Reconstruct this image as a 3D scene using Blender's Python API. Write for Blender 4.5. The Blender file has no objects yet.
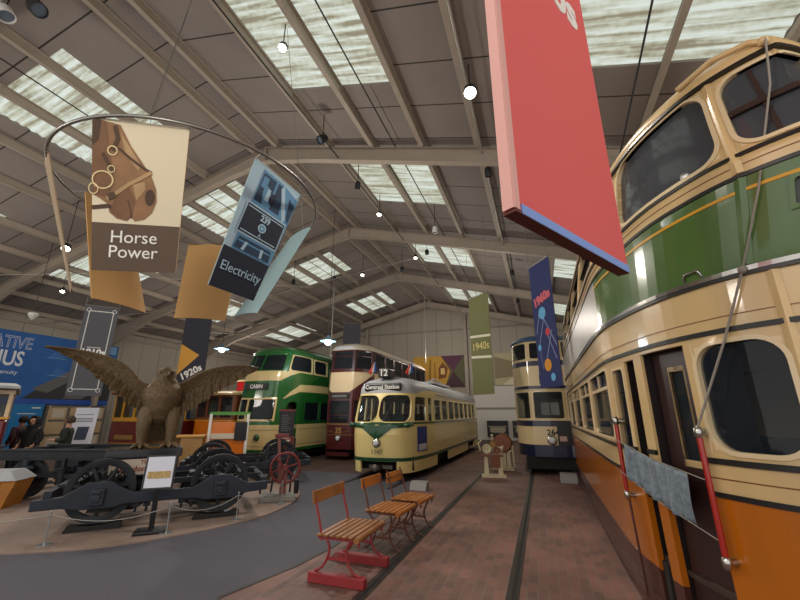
import bpy, math, random
from mathutils import Vector, Matrix
from math import sin, cos, pi, radians, sqrt, atan2, hypot
random.seed(7)
S = bpy.context.scene
COL = S.collection

# ---------------------------------------------------------------- camera, world, exposure
cam_d = bpy.data.cameras.new('camera'); cam = bpy.data.objects.new('camera', cam_d); COL.objects.link(cam)
cam_d.sensor_fit = 'HORIZONTAL'; cam_d.sensor_width = 36.0; cam_d.lens = 36.0*385/800
cam_d.clip_start = 0.05; cam_d.clip_end = 200
PITCH, YAW = 0.28788, 0.33993
cam.location = (0, 0, 1.75); cam.rotation_euler = (pi/2+PITCH, 0, YAW)
S.camera = cam
w = bpy.data.worlds.new('world'); S.world = w; w.use_nodes = True
bg = w.node_tree.nodes['Background']; bg.inputs[0].default_value = (1.0, .975, .94, 1); bg.inputs[1].default_value = 0.85
S.view_settings.view_transform = 'Standard'; S.view_settings.look = 'None'
S.view_settings.exposure = 0.46; S.view_settings.gamma = 1.0; S.view_settings.use_curve_mapping = False
S.cycles.max_bounces = 6; S.cycles.diffuse_bounces = 4; S.cycles.glossy_bounces = 3; S.cycles.transparent_max_bounces = 12
S.cycles.sample_clamp_indirect = 4.0; S.cycles.caustics_reflective = False; S.cycles.caustics_refractive = False

def lamp_light(name, kind, loc, energy, color=(1, .9, .76), radius=.25, rot=None, angle=None, size=None):
    l = bpy.data.lights.new(name, kind); l.energy = energy; l.color = color
    if kind == 'AREA': l.shape = 'RECTANGLE'; l.size, l.size_y = size
    else: l.shadow_soft_size = radius
    if angle: l.spot_size = angle; l.spot_blend = .6
    o = bpy.data.objects.new(name, l); COL.objects.link(o); o.location = loc
    if rot: o.rotation_euler = rot
    return o
# warm point lights without fixtures, added to fill the hall and ceiling
FILL_LIGHTS = [(-2.5, -1.5, 5.2, 200), (-9.5, -.5, 5.2, 200), (4.5, .5, 6.0, 150), (-15.5, 4.0, 4.8, 160),
         (-5.9, 9.0, 5.2, 260), (-14.5, 15.0, 5.2, 150), (-2.2, 17.0, 5.4, 150), (-5.8, 24.5, 5.4, 150), (-18.5, 22.0, 5.0, 120)]
for i, (x, y, z, e) in enumerate(FILL_LIGHTS):
    lamp_light('fill_light', 'POINT', (x, y, z), e, (1, .92, .82), .35)

# ---------------------------------------------------------------- helpers
def C(h):
    h = h.lstrip('#'); out = []
    for i in (0, 2, 4):
        v = int(h[i:i+2], 16)/255
        out.append(v/12.92 if v <= .04045 else ((v+.055)/1.055)**2.4)
    return (*out, 1)
MATS = {}
def mat(name, col, rough=.5, metal=0., var=.0, scale=6., bump=0., spec=.5, coat=0., emit=None, es=0.):
    if name in MATS: return MATS[name]
    m = bpy.data.materials.new(name); m.use_nodes = True; nt = m.node_tree; b = nt.nodes['Principled BSDF']
    c = C(col) if isinstance(col, str) else col
    b.inputs['Base Color'].default_value = c; b.inputs['Roughness'].default_value = rough
    b.inputs['Metallic'].default_value = metal; b.inputs['Specular IOR Level'].default_value = spec
    b.inputs['Coat Weight'].default_value = coat; b.inputs['Coat Roughness'].default_value = .08
    if emit: b.inputs['Emission Color'].default_value = C(emit); b.inputs['Emission Strength'].default_value = es
    if var or bump:
        tc = nt.nodes.new('ShaderNodeTexCoord'); nz = nt.nodes.new('ShaderNodeTexNoise')
        nz.inputs['Scale'].default_value = scale; nz.inputs['Detail'].default_value = 5
        nt.links.new(tc.outputs['Object'], nz.inputs['Vector'])
        if var:
            r = nt.nodes.new('ShaderNodeMapRange'); r.inputs[1].default_value = .25; r.inputs[2].default_value = .75
            r.inputs[3].default_value = 1-var; r.inputs[4].default_value = 1+var
            nt.links.new(nz.outputs['Fac'], r.inputs[0])
            mx = nt.nodes.new('ShaderNodeVectorMath'); mx.operation = 'SCALE'; mx.inputs[0].default_value = c[:3]
            nt.links.new(r.outputs[0], mx.inputs['Scale']); nt.links.new(mx.outputs[0], b.inputs['Base Color'])
        if bump:
            bp = nt.nodes.new('ShaderNodeBump'); bp.inputs['Strength'].default_value = bump; bp.inputs['Distance'].default_value = .02
            nt.links.new(nz.outputs['Fac'], bp.inputs['Height']); nt.links.new(bp.outputs[0], b.inputs['Normal'])
    MATS[name] = m; return m
def glass(name, tint, opac=.6, rough=.04):
    if name in MATS: return MATS[name]
    m = bpy.data.materials.new(name); m.use_nodes = True; nt = m.node_tree; nt.nodes.clear()
    out = nt.nodes.new('ShaderNodeOutputMaterial'); tr = nt.nodes.new('ShaderNodeBsdfTransparent'); tr.inputs[0].default_value = (.8, .84, .86, 1)
    p = nt.nodes.new('ShaderNodeBsdfPrincipled'); p.inputs['Base Color'].default_value = C(tint); p.inputs['Roughness'].default_value = rough
    mx = nt.nodes.new('ShaderNodeMixShader'); mx.inputs[0].default_value = opac
    nt.links.new(tr.outputs[0], mx.inputs[1]); nt.links.new(p.outputs[0], mx.inputs[2]); nt.links.new(mx.outputs[0], out.inputs[0])
    MATS[name] = m; return m

ROOT = {}
def tag(o, label=None, cat=None, group=None, kind=None):
    if label: o['label'] = label
    if cat: o['category'] = cat
    if group: o['group'] = group
    if kind: o['kind'] = kind
    return o
def thing(name, label, cat, loc=(0, 0, 0), rz=0., group=None):
    o = bpy.data.objects.new(name, None); COL.objects.link(o); o.empty_display_size = .2
    o.location = loc; o.rotation_euler = (0, 0, rz); ROOT[o.name] = (Vector(loc), rz)
    return tag(o, label, cat, group)
def copy_tree(o, parent=None):
    c = o.copy(); COL.objects.link(c)
    if parent: c.parent = parent
    for ch in list(o.children): copy_tree(ch, c)
    return c

class MB:
    def __init__(s): s.v = []; s.f = []; s.mi = []
    def add(s, vs, fs, m=0):
        n = len(s.v); s.v += [tuple(v) for v in vs]
        for f in fs: s.f.append([n+i for i in f]); s.mi.append(m)
        return s
    def hexa(s, p, m=0):
        return s.add(p, [(0, 3, 2, 1), (4, 5, 6, 7), (0, 1, 5, 4), (1, 2, 6, 5), (2, 3, 7, 6), (3, 0, 4, 7)], m)
    def box(s, x0, x1, y0, y1, z0, z1, m=0):
        return s.hexa([(x0, y0, z0), (x1, y0, z0), (x1, y1, z0), (x0, y1, z0), (x0, y0, z1), (x1, y0, z1), (x1, y1, z1), (x0, y1, z1)], m)
    def bar(s, p, q, w, h, up=(0, 0, 1), m=0):
        p, q = Vector(p), Vector(q); d = (q-p).normalized(); u = Vector(up)
        if abs(d.dot(u)) > .98: u = Vector((0, 1, 0))
        a = d.cross(u).normalized()*w/2; b = a.cross(d).normalized()*h/2
        return s.hexa([p-a-b, p+a-b, q+a-b, q-a-b, p-a+b, p+a+b, q+a+b, q-a+b], m)
    def tube(s, pts, r, n=8, m=0, closed=False, cap=True):
        pts = [Vector(p) for p in pts]; N = len(pts); rs = r if isinstance(r, (list, tuple)) else [r]*N
        rings = []; prev = None
        for i, p in enumerate(pts):
            if closed: d = pts[(i+1) % N]-pts[i-1]
            else: d = pts[min(i+1, N-1)]-pts[max(i-1, 0)]
            d = d.normalized() if d.length > 1e-9 else Vector((0, 0, 1))
            if prev is None:
                u = Vector((0, 0, 1)) if abs(d.z) < .9 else Vector((1, 0, 0)); a = d.cross(u).normalized()
            else:
                a = (prev-d*prev.dot(d)); a = a.normalized() if a.length > 1e-6 else d.orthogonal().normalized()
            prev = a; b = d.cross(a)
            rings.append([p+(a*cos(2*pi*k/n)+b*sin(2*pi*k/n))*rs[i] for k in range(n)])
        vs = [v for rg in rings for v in rg]; fs = []
        for i in range(N if closed else N-1):
            j = (i+1) % N
            for k in range(n): fs.append((i*n+k, i*n+(k+1) % n, j*n+(k+1) % n, j*n+k))
        if cap and not closed: fs += [tuple(reversed(range(n))), tuple((N-1)*n+k for k in range(n))]
        return s.add(vs, fs, m)
    def cyl(s, p, q, r0, r1=None, n=16, m=0): return s.tube([p, q], [r0, r0 if r1 is None else r1], n, m)
    def lathe(s, prof, c=(0, 0, 0), ax=(0, 0, 1), n=20, m=0):
        ax = Vector(ax).normalized(); a = ax.orthogonal().normalized(); b = ax.cross(a); c = Vector(c)
        vs = [c+ax*z+(a*cos(2*pi*k/n)+b*sin(2*pi*k/n))*r for r, z in prof for k in range(n)]; fs = []
        for i in range(len(prof)-1):
            for k in range(n): fs.append((i*n+k, i*n+(k+1) % n, (i+1)*n+(k+1) % n, (i+1)*n+k))
        return s.add(vs, fs, m)
    def prism(s, poly, o, u, v, t, m=0):
        o, u, v = Vector(o), Vector(u), Vector(v); n = u.cross(v).normalized()*t; N = len(poly)
        a = [o+u*x+v*y for x, y in poly]
        return s.add(a+[p+n for p in a], [tuple(reversed(range(N))), tuple(range(N, 2*N))]+[(i, (i+1) % N, N+(i+1) % N, N+i) for i in range(N)], m)
    def ell(s, c, r, n=16, k=10, m=0, M=None):
        vs = []
        for i in range(k+1):
            t = pi*i/k
            for j in range(n):
                p = Vector((sin(t)*cos(2*pi*j/n)*r[0], sin(t)*sin(2*pi*j/n)*r[1], cos(t)*r[2]))
                vs.append(Vector(c)+(M @ p if M else p))
        return s.add(vs, [(i*n+j, (i+1)*n+j, (i+1)*n+(j+1) % n, i*n+(j+1) % n) for i in range(k) for j in range(n)], m)
    def loft(s, rings, m=0, cap=True):
        n = len(rings[0]); vs = [p for r in rings for p in r]
        fs = [(i*n+k, i*n+(k+1) % n, (i+1)*n+(k+1) % n, (i+1)*n+k) for i in range(len(rings)-1) for k in range(n)]
        if cap: fs += [tuple(reversed(range(n))), tuple((len(rings)-1)*n+k for k in range(n))]
        return s.add(vs, fs, m)
    def grid(s, fn, nu, nv, m=0):
        vs = [fn(i/nu, j/nv) for j in range(nv+1) for i in range(nu+1)]
        return s.add(vs, [(j*(nu+1)+i, j*(nu+1)+i+1, (j+1)*(nu+1)+i+1, (j+1)*(nu+1)+i) for j in range(nv) for i in range(nu)], m)
    def build(s, name, mats, parent=None, smooth=None, bevel=0, world=False, seg=2):
        if not isinstance(mats, (list, tuple)): mats = [mats]
        vs = s.v
        if world and parent is not None:
            pp = parent
            while pp.name not in ROOT: pp = pp.parent
            L, rz = ROOT[pp.name]; c_, s_ = cos(-rz), sin(-rz)
            vs = [((x-L.x)*c_-(y-L.y)*s_, (x-L.x)*s_+(y-L.y)*c_, z-L.z) for x, y, z in vs]
        me = bpy.data.meshes.new(name); me.from_pydata([tuple(v) for v in vs], [], s.f); me.update()
        for m_ in mats: me.materials.append(m_)
        for p, i in zip(me.polygons, s.mi): p.material_index = min(i, len(mats)-1)
        if smooth:
            me.shade_smooth()
            me.set_sharp_from_angle(angle=radians(smooth))
        o = bpy.data.objects.new(name, me); COL.objects.link(o)
        if parent is not None: o.parent = parent
        if bevel:
            md = o.modifiers.new('bevel', 'BEVEL'); md.width = bevel; md.segments = seg; md.limit_method = 'ANGLE'; md.angle_limit = radians(40)
        return o

def text(body, o, right, up, size, m, parent, name='lettering', bold=0., align='CENTER', outline=0., depth=.002, world=True, shear=0., squash=1.):
    cu = bpy.data.curves.new(name, 'FONT'); cu.body = body; cu.size = size; cu.align_x = align; cu.align_y = 'CENTER'
    cu.offset = bold; cu.extrude = depth; cu.resolution_u = 3; cu.shear = shear; cu.space_line = .85
    if outline: cu.fill_mode = 'NONE'; cu.extrude = 0; cu.bevel_depth = outline; cu.bevel_resolution = 0
    tmp = bpy.data.objects.new('tmp', cu); COL.objects.link(tmp)
    me = bpy.data.meshes.new_from_object(tmp.evaluated_get(bpy.context.evaluated_depsgraph_get()))
    bpy.data.objects.remove(tmp)
    r = Vector(right).normalized(); u = Vector(up).normalized(); n = r.cross(u)
    vs = [Vector(o)+r*v.co.x*squash+u*v.co.y+n*(v.co.z) for v in me.vertices]
    mb = MB(); mb.add(vs, [tuple(p.vertices) for p in me.polygons])
    bpy.data.meshes.remove(me)
    return mb.build(name, m, parent, world=world)

def chaikin(p, it=2):
    for _ in range(it):
        q = [p[0]]
        for a, b in zip(p[:-1], p[1:]):
            q += [(a[0]*.75+b[0]*.25, a[1]*.75+b[1]*.25), (a[0]*.25+b[0]*.75, a[1]*.25+b[1]*.75)]
        q.append(p[-1]); p = q
    return p

class Shell:
    """plan outline walked by signed arc length s from the nose (x>0 side positive); z-dependent inset profile"""
    def __init__(s, half, prof=None, it=2):
        s.h = chaikin(half, it) if it else list(half); s.c = [0]
        for a, b in zip(s.h[:-1], s.h[1:]): s.c.append(s.c[-1]+hypot(b[0]-a[0], b[1]-a[1]))
        s.T = s.c[-1]; s.prof = prof; s.L = s.h[-1][1]; s.W = max(p[0] for p in s.h)
    def sy(s, y):           # arc length at which the side reaches depth y
        for i in range(len(s.h)-1):
            if s.h[i+1][1] >= y-1e-9:
                a, b = s.h[i], s.h[i+1]; d = b[1]-a[1]; t = (y-a[1])/d if d > 1e-9 else 0
                return s.c[i]+t*(s.c[i+1]-s.c[i])
        return s.T
    def sx(s, x):           # arc length at which the nose reaches half-width x
        for i in range(len(s.h)-1):
            if s.h[i+1][0] >= x:
                a, b = s.h[i], s.h[i+1]; t = (x-a[0])/max(b[0]-a[0], 1e-9); return s.c[i]+t*(s.c[i+1]-s.c[i])
        return s.T
    def P(s, q, z, off=0.):
        sg = 1 if q >= 0 else -1; a = min(abs(q), s.T-1e-6); i = 0; lo, hi = 0, len(s.c)-2
        while lo < hi:
            m = (lo+hi+1)//2
            if s.c[m] <= a: lo = m
            else: hi = m-1
        i = lo; p, r = s.h[i], s.h[i+1]; L = s.c[i+1]-s.c[i]; t = (a-s.c[i])/max(L, 1e-9)
        x = p[0]+(r[0]-p[0])*t; y = p[1]+(r[1]-p[1])*t
        def nr(k):
            k = max(0, min(k, len(s.h)-2)); A, B = s.h[k], s.h[k+1]; l = hypot(B[0]-A[0], B[1]-A[1]) or 1
            return ((B[1]-A[1])/l, -(B[0]-A[0])/l)
        n0 = nr(i); o_ = nr(i-1) if t < .5 else nr(i+1); w_ = abs(t-.5)
        nx, ny = n0[0]*(1-w_)+o_[0]*w_, n0[1]*(1-w_)+o_[1]*w_; l = hypot(nx, ny) or 1; nx, ny = nx/l, ny/l
        if i == 0 and t < .5 and n0[1] < 0: nx, ny = nx*t*2, -sqrt(max(0, 1-(nx*t*2)**2))
        k, dy = s.prof(z, y) if s.prof else (0, 0)
        x = x*(1-k/s.W)+nx*off; y = y+dy+ny*off
        return (sg*x, y, z)
    def cuts(s, a, b, extra, ds=.3):
        c = {round(a, 4), round(b, 4)}
        for e in extra:
            if a-1e-6 <= e <= b+1e-6: c.add(round(e, 4))
        for k in s.c:
            for q in (k, -k):
                if a < q < b and all(abs(q-e) > .02 for e in c): c.add(round(q, 4))
        c = sorted(c); out = []
        for u, v in zip(c[:-1], c[1:]):
            n = max(1, int((v-u)/ds)); out += [u+(v-u)*k/n for k in range(n)]
        return out+[c[-1]]
    def skin(s, mb, z0, z1, a, b, holes=(), off=0., th=.05, m=0, zc=(), rim=True):
        ss = s.cuts(a, b, [h[0] for h in holes]+[h[1] for h in holes])
        zz = sorted({z0, z1, *[z for z in zc if z0 < z < z1], *[min(max(h[2], z0), z1) for h in holes], *[min(max(h[3], z0), z1) for h in holes]})
        def inside(i, j):
            cs, cz = (ss[i]+ss[i+1])/2, (zz[j]+zz[j+1])/2
            return any(h[0] < cs < h[1] and h[2] < cz < h[3] for h in holes)
        ni, nj = len(ss)-1, len(zz)-1; solid = [[not inside(i, j) for j in range(nj)] for i in range(ni)]
        def q(p): mb.add(p, [(0, 1, 2, 3)], m)
        for i in range(ni):
            for j in range(nj):
                if not solid[i][j]: continue
                A, B, z_, Z_ = ss[i], ss[i+1], zz[j], zz[j+1]
                q([s.P(A, z_, off), s.P(B, z_, off), s.P(B, Z_, off), s.P(A, Z_, off)])
                for (di, dj, e) in ((-1, 0, ((A, Z_), (A, z_))), (1, 0, ((B, z_), (B, Z_))), (0, -1, ((A, z_), (B, z_))), (0, 1, ((B, Z_), (A, Z_)))):
                    x, y = i+di, j+dj
                    if 0 <= x < ni and 0 <= y < nj:
                        if solid[x][y]: continue
                    elif not rim: continue
                    (e0, f0), (e1, f1) = e
                    q([s.P(e0, f0, off), s.P(e0, f0, off-th), s.P(e1, f1, off-th), s.P(e1, f1, off)])
        return mb
    def pane(s, mb, h, off=-.025, grow=.02, m=0):
        a, b, z0, z1 = h[:4]; ss = s.cuts(a-grow, b+grow, [])
        for A, B in zip(ss[:-1], ss[1:]):
            mb.add([s.P(A, z0-grow, off), s.P(B, z0-grow, off), s.P(B, z1+grow, off), s.P(A, z1+grow, off)], [(0, 1, 2, 3)], m)
        return mb
    def ring(s, mb, h, w=.04, r=.08, o0=-.03, o1=.012, m=0, n=6, square_out=False):
        a, b, z0, z1 = h[:4]
        def rr(g, r):
            A, B, y0, y1 = a-g, b+g, z0-g, z1+g; pts = []
            r = max(r, .004)
            for cx, cy, t0 in ((B-r, y0+r, -90), (B-r, y1-r, 0), (A+r, y1-r, 90), (A+r, y0+r, 180)):
                pts += [(cx+r*cos(radians(t0+90*k/n)), cy+r*sin(radians(t0+90*k/n))) for k in range(n+1)]
            q = []
            for i in range(len(pts)):
                u, v = pts[i], pts[(i+1) % len(pts)]; q.append(u)
                for k in range(1, 5) if (i % (n+1)) == n else (): q.append((u[0]+(v[0]-u[0])*k/5, u[1]+(v[1]-u[1])*k/5))
            return q
        I = rr(0, r); O = rr(w, .004 if square_out else r+w); N = len(I)
        v = [s.P(x, y, o0) for x, y in I]+[s.P(x, y, o1) for x, y in I]+[s.P(x, y, o1) for x, y in O]+[s.P(x, y, o0) for x, y in O]
        fs = []
        for i in range(N):
            j = (i+1) % N
            for k in range(3): fs.append((k*N+i, k*N+j, (k+1)*N+j, (k+1)*N+i))
        mb.add(v, fs, m); return mb
    def bead(s, mb, z, h, a, b, o=.012, m=0, zf=None):
        ss = s.cuts(a, b, []); v = []; fs = []
        for q in ss:
            zz = z if zf is None else z+zf(q)
            v += [s.P(q, zz-h/2, -.01), s.P(q, zz-h/2, o), s.P(q, zz+h/2, o), s.P(q, zz+h/2, -.01)]
        for i in range(len(ss)-1):
            for k in range(4): fs.append((i*4+k, i*4+(k+1) % 4, i*4+4+(k+1) % 4, i*4+4+k))
        fs += [(0, 1, 2, 3), tuple(reversed([len(v)-4, len(v)-3, len(v)-2, len(v)-1]))]
        mb.add(v, fs, m); return mb
    def dome(s, mb, rings, m=0, closed=True, off=0.):
        """rings of (z, k): the plan scaled by 1-k about its middle"""
        ss = s.cuts(-s.T+1e-4, s.T-1e-4, []); R = []
        ym = s.L/2
        for z, k, dx in rings:
            r = []
            for q in ss:
                x, y, _ = s.P(q, rings[0][0], off); r.append((x*(1-k*1.0), ym+(y-ym)*(1-dx), z))
            R.append(r)
        mb.loft(R, m, True); return mb
    def patch(s, mb, poly, off=.006, m=0, n=10):
        """filled (s,z) polygon laid on the shell: fan of fine strips between lower and upper chains given as list of (s,zlow,zhigh)"""
        for (a, l0, h0), (b, l1, h1) in zip(poly[:-1], poly[1:]):
            for k in range(n):
                t, u = k/n, (k+1)/n; A, B = a+(b-a)*t, a+(b-a)*u; la, lb, ha, hb = l0+(l1-l0)*t, l0+(l1-l0)*u, h0+(h1-h0)*t, h0+(h1-h0)*u
                for j in range(4):
                    f, g = j/4, (j+1)/4
                    mb.add([s.P(A, la+(ha-la)*f, off), s.P(B, lb+(hb-lb)*f, off), s.P(B, lb+(hb-lb)*g, off), s.P(A, la+(ha-la)*g, off)], [(0, 1, 2, 3)], m)
        return mb
# ---------------------------------------------------------------- structure
XR, ZR, SL, XL, XRT, YB, YE = -7.75, 10.4, .26, -23.0, 8.2, -4.5, 29.3
def zr(x): return ZR-SL*abs(x-XR)
def struct(o): o['kind'] = 'structure'; return o
M_roof = mat('roof_sheet', '#8b7d70', .85)
def roof_nodes(m, period, line):
    nt = m.node_tree; b = nt.nodes['Principled BSDF']; tc = nt.nodes.new('ShaderNodeTexCoord'); sp = nt.nodes.new('ShaderNodeSeparateXYZ')
    nt.links.new(tc.outputs['Object'], sp.inputs[0])
    d = nt.nodes.new('ShaderNodeMath'); d.operation = 'DIVIDE'; d.inputs[1].default_value = period; nt.links.new(sp.outputs['Y'], d.inputs[0])
    f = nt.nodes.new('ShaderNodeMath'); f.operation = 'FRACT'; nt.links.new(d.outputs[0], f.inputs[0])
    l = nt.nodes.new('ShaderNodeMath'); l.operation = 'LESS_THAN'; l.inputs[1].default_value = line; nt.links.new(f.outputs[0], l.inputs[0])
    nz = nt.nodes.new('ShaderNodeTexNoise'); nz.inputs['Scale'].default_value = .8; nz.inputs['Detail'].default_value = 4; nt.links.new(tc.outputs['Object'], nz.inputs[0])
    r = nt.nodes.new('ShaderNodeValToRGB'); r.color_ramp.elements[0].color = C('#7b726c'); r.color_ramp.elements[1].color = C('#8b827b')
    nt.links.new(nz.outputs['Fac'], r.inputs[0])
    mx = nt.nodes.new('ShaderNodeMix'); mx.data_type = 'RGBA'; mx.inputs['B'].default_value = C('#2b2723')
    nt.links.new(l.outputs[0], mx.inputs['Factor']); nt.links.new(r.outputs[0], mx.inputs['A']); nt.links.new(mx.outputs['Result'], b.inputs['Base Color'])
roof_nodes(M_roof, 1.22, .028)
M_steel = mat('painted_steel', '#9c9082', .6, var=.08, scale=2)
M_light = bpy.data.materials.new('rooflight'); M_light.use_nodes = True
def _rl():
    nt = M_light.node_tree; b = nt.nodes['Principled BSDF']; tc = nt.nodes.new('ShaderNodeTexCoord')
    mp = nt.nodes.new('ShaderNodeMapping'); mp.inputs['Scale'].default_value = (.35, 5.5, 1); nt.links.new(tc.outputs['Object'], mp.inputs[0])
    nz = nt.nodes.new('ShaderNodeTexNoise'); nz.inputs['Scale'].default_value = 1.6; nz.inputs['Detail'].default_value = 6; nt.links.new(mp.outputs[0], nz.inputs[0])
    n2 = nt.nodes.new('ShaderNodeTexNoise'); n2.inputs['Scale'].default_value = 9; n2.inputs['Detail'].default_value = 6; nt.links.new(tc.outputs['Object'], n2.inputs[0])
    ad = nt.nodes.new('ShaderNodeMath'); ad.operation = 'MULTIPLY_ADD'; ad.inputs[1].default_value = .22; nt.links.new(n2.outputs[0], ad.inputs[0]); nt.links.new(nz.outputs[0], ad.inputs[2])
    r = nt.nodes.new('ShaderNodeValToRGB'); e = r.color_ramp.elements; e[0].position = .46; e[0].color = C('#8f8872'); e[1].position = .72; e[1].color = C('#e2ece4')
    x = r.color_ramp.elements.new(.58); x.color = C('#c3c7b4')
    nt.links.new(ad.outputs[0], r.inputs[0]); nt.links.new(r.outputs[0], b.inputs['Emission Color']); b.inputs['Emission Strength'].default_value = .62
    b.inputs['Base Color'].default_value = C('#55544c'); b.inputs['Roughness'].default_value = .5
_rl()
SKX = [(-5.3, -2.4), (1.05, 4.1), (-12.5, -9.7), (-19.3, -16.4)]
SKY = [(3.9, 6.6), (9.5, 12.35), (16.35, 19.0), (23.6, 26.5)]
for side, nm in ((-1, 'ceiling_left'), (1, 'ceiling_right')):
    xs = {XR, XL if side < 0 else XRT}; xr = [x for x in SKX if (x[0] > XR) == (side > 0)]
    for x in xr: xs |= set(x)
    xs = sorted(xs); ys = sorted({YB, YE, *[y for p in SKY for y in p]}); mb = MB()
    for a, b in zip(xs[:-1], xs[1:]):
        for c, d in zip(ys[:-1], ys[1:]):
            if any(p[0] <= a and b <= p[1] for p in xr) and any(q[0] <= c and d <= q[1] for q in SKY): continue
            mb.hexa([(a, c, zr(a)), (b, c, zr(b)), (b, d, zr(b)), (a, d, zr(a)), (a, c, zr(a)+.1), (b, c, zr(b)+.1), (b, d, zr(b)+.1), (a, d, zr(a)+.1)])
    struct(mb.build(nm, M_roof))
n = 0
for x0, x1 in SKX:
    for y0, y1 in SKY:
        n += 1; mb = MB(); N = 48
        def fn(u, v):
            x = x0-.02+(x1-x0+.04)*u; y = y0-.02+(y1-y0+.04)*v
            return (x, y, zr(x)+.06+.018*sin(v*2*pi*12))
        mb.grid(fn, 2, 96); struct(mb.build('window_%d' % n, M_light, smooth=60))
# purlins
PX = [XR+s*d for s in (1, -1) for d in (.45, 2.42, 3.85, 5.35, 6.85, 8.8, 10.35, 11.85, 13.4, 14.9)]
k = 0
for x in PX:
    if x > XRT-.2 or x < XL+.3: continue
    k += 1; z = zr(x); mb = MB()
    mb.box(x-.03, x+.03, YB, YE, z-.2, z-.005); mb.box(x-.09, x+.03, YB, YE, z-.215, z-.195); mb.box(x-.03, x+.09, YB, YE, z-.02, z-.004)
    struct(mb.build('trim_%d' % k, M_steel))
# portal frames
k = 0
for y in (2.5, 8.75, 14.75, 21.2, 27.9):
    k += 1; mb = MB()
    for s, xe in ((-1, XL+.1), (1, XRT-.1)):
        def rafter(x, dz0, dz1, yw, hw):
            pass
        a, b = XR, xe; L = [(a, .5), (a+s*1.6, .42), (b-s*3.2, .45), (b, 1.1)]
        for (xa, da), (xb, db) in zip(L[:-1], L[1:]):
            za, zb = zr(xa)-.215, zr(xb)-.215
            for hw, t0, t1 in ((.012, 0, 1), (.1, 0, -1), (.1, 1, 2)):
                if t1 == 1: q = [(xa, za-da), (xb, zb-db), (xb, zb), (xa, za)]
                elif t1 == -1: q = [(xa, za-.02), (xb, zb-.02), (xb, zb), (xa, za)]
                else: q = [(xa, za-da-.02), (xb, zb-db-.02), (xb, zb-db), (xa, za-da)]
                mb.hexa([(q[0][0], y-hw, q[0][1]), (q[1][0], y-hw, q[1][1]), (q[1][0], y+hw, q[1][1]), (q[0][0], y+hw, q[0][1]),
                         (q[3][0], y-hw, q[3][1]), (q[2][0], y-hw, q[2][1]), (q[2][0], y+hw, q[2][1]), (q[3][0], y+hw, q[3][1])])
        mb.box(min(xe, xe-s*.3), max(xe, xe-s*.3), y-.1, y+.1, 0, zr(xe)-.3)
    mb.box(XR-.02, XR+.02, y-.11, y+.11, zr(XR)-.75, zr(XR)-.2)
    struct(mb.build('beam.%03d' % k if k > 1 else 'beam', M_steel))
# walls
M_clad = mat('wall_cladding', '#a39b8d', .7)
def clad(m, axis, period):
    nt = m.node_tree; b = nt.nodes['Principled BSDF']; tc = nt.nodes.new('ShaderNodeTexCoord'); sp = nt.nodes.new('ShaderNodeSeparateXYZ')
    nt.links.new(tc.outputs['Object'], sp.inputs[0]); d = nt.nodes.new('ShaderNodeMath'); d.operation = 'DIVIDE'; d.inputs[1].default_value = period
    nt.links.new(sp.outputs[axis], d.inputs[0]); f = nt.nodes.new('ShaderNodeMath'); f.operation = 'FRACT'; nt.links.new(d.outputs[0], f.inputs[0])
    l = nt.nodes.new('ShaderNodeMath'); l.operation = 'LESS_THAN'; l.inputs[1].default_value = .025; nt.links.new(f.outputs[0], l.inputs[0])
    mx = nt.nodes.new('ShaderNodeMix'); mx.data_type = 'RGBA'; mx.inputs['A'].default_value = C('#a39b8d'); mx.inputs['B'].default_value = C('#6d675e')
    nt.links.new(l.outputs[0], mx.inputs['Factor']); nt.links.new(mx.outputs['Result'], b.inputs['Base Color'])
clad(M_clad, 'X', 1.22)
M_clad2 = M_clad.copy(); M_clad2.name = 'wall_cladding_side'
for nd in M_clad2.node_tree.nodes:
    if nd.type == 'SEPXYZ':
        for l in list(nd.outputs['X'].links):
            t = l.to_socket; M_clad2.node_tree.links.remove(l); M_clad2.node_tree.links.new(nd.outputs['Y'], t)
mb = MB(); mb.prism([(XL, 0), (XRT, 0), (XRT, zr(XRT)), (XR, ZR), (XL, zr(XL))], (0, YE+.2, 0), (1, 0, 0), (0, 0, 1), .2); struct(mb.build('wall_back', M_clad))
mb = MB(); mb.box(XL-.2, XL, YB, YE+.2, 0, zr(XL)+.05); struct(mb.build('wall_left', M_clad2))
mb = MB(); M_rail = mat('sheeting_rail', '#8b857b', .6)
mb.box(XL, XRT, YE-.08, YE-.005, 8.0, 8.12); mb.box(XL, XRT, YE-.08, YE-.005, 2.05, 2.2); struct(mb.build('trim_rail_back', M_rail))
mb = MB()
for a, b in ((XR, XL), (XR, XRT)): mb.bar((a, YE-.1, zr(a)-.24), (b, YE-.1, zr(b)-.24), .12, .22)
struct(mb.build('trim_gable', M_steel))
for i, x in enumerate((-13.2, -5.0, 3.5)):
    mb = MB(); mb.box(x-.12, x+.12, YE-.3, YE-.05, 0, zr(x)-.3); struct(mb.build('pillar' if i == 0 else 'pillar.%03d' % i, M_steel))
mb = MB(); mb.box(XL+.003, XL+.1, YB, YE, 5.95, 6.1); struct(mb.build('trim_rail_left', M_steel))
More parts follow.
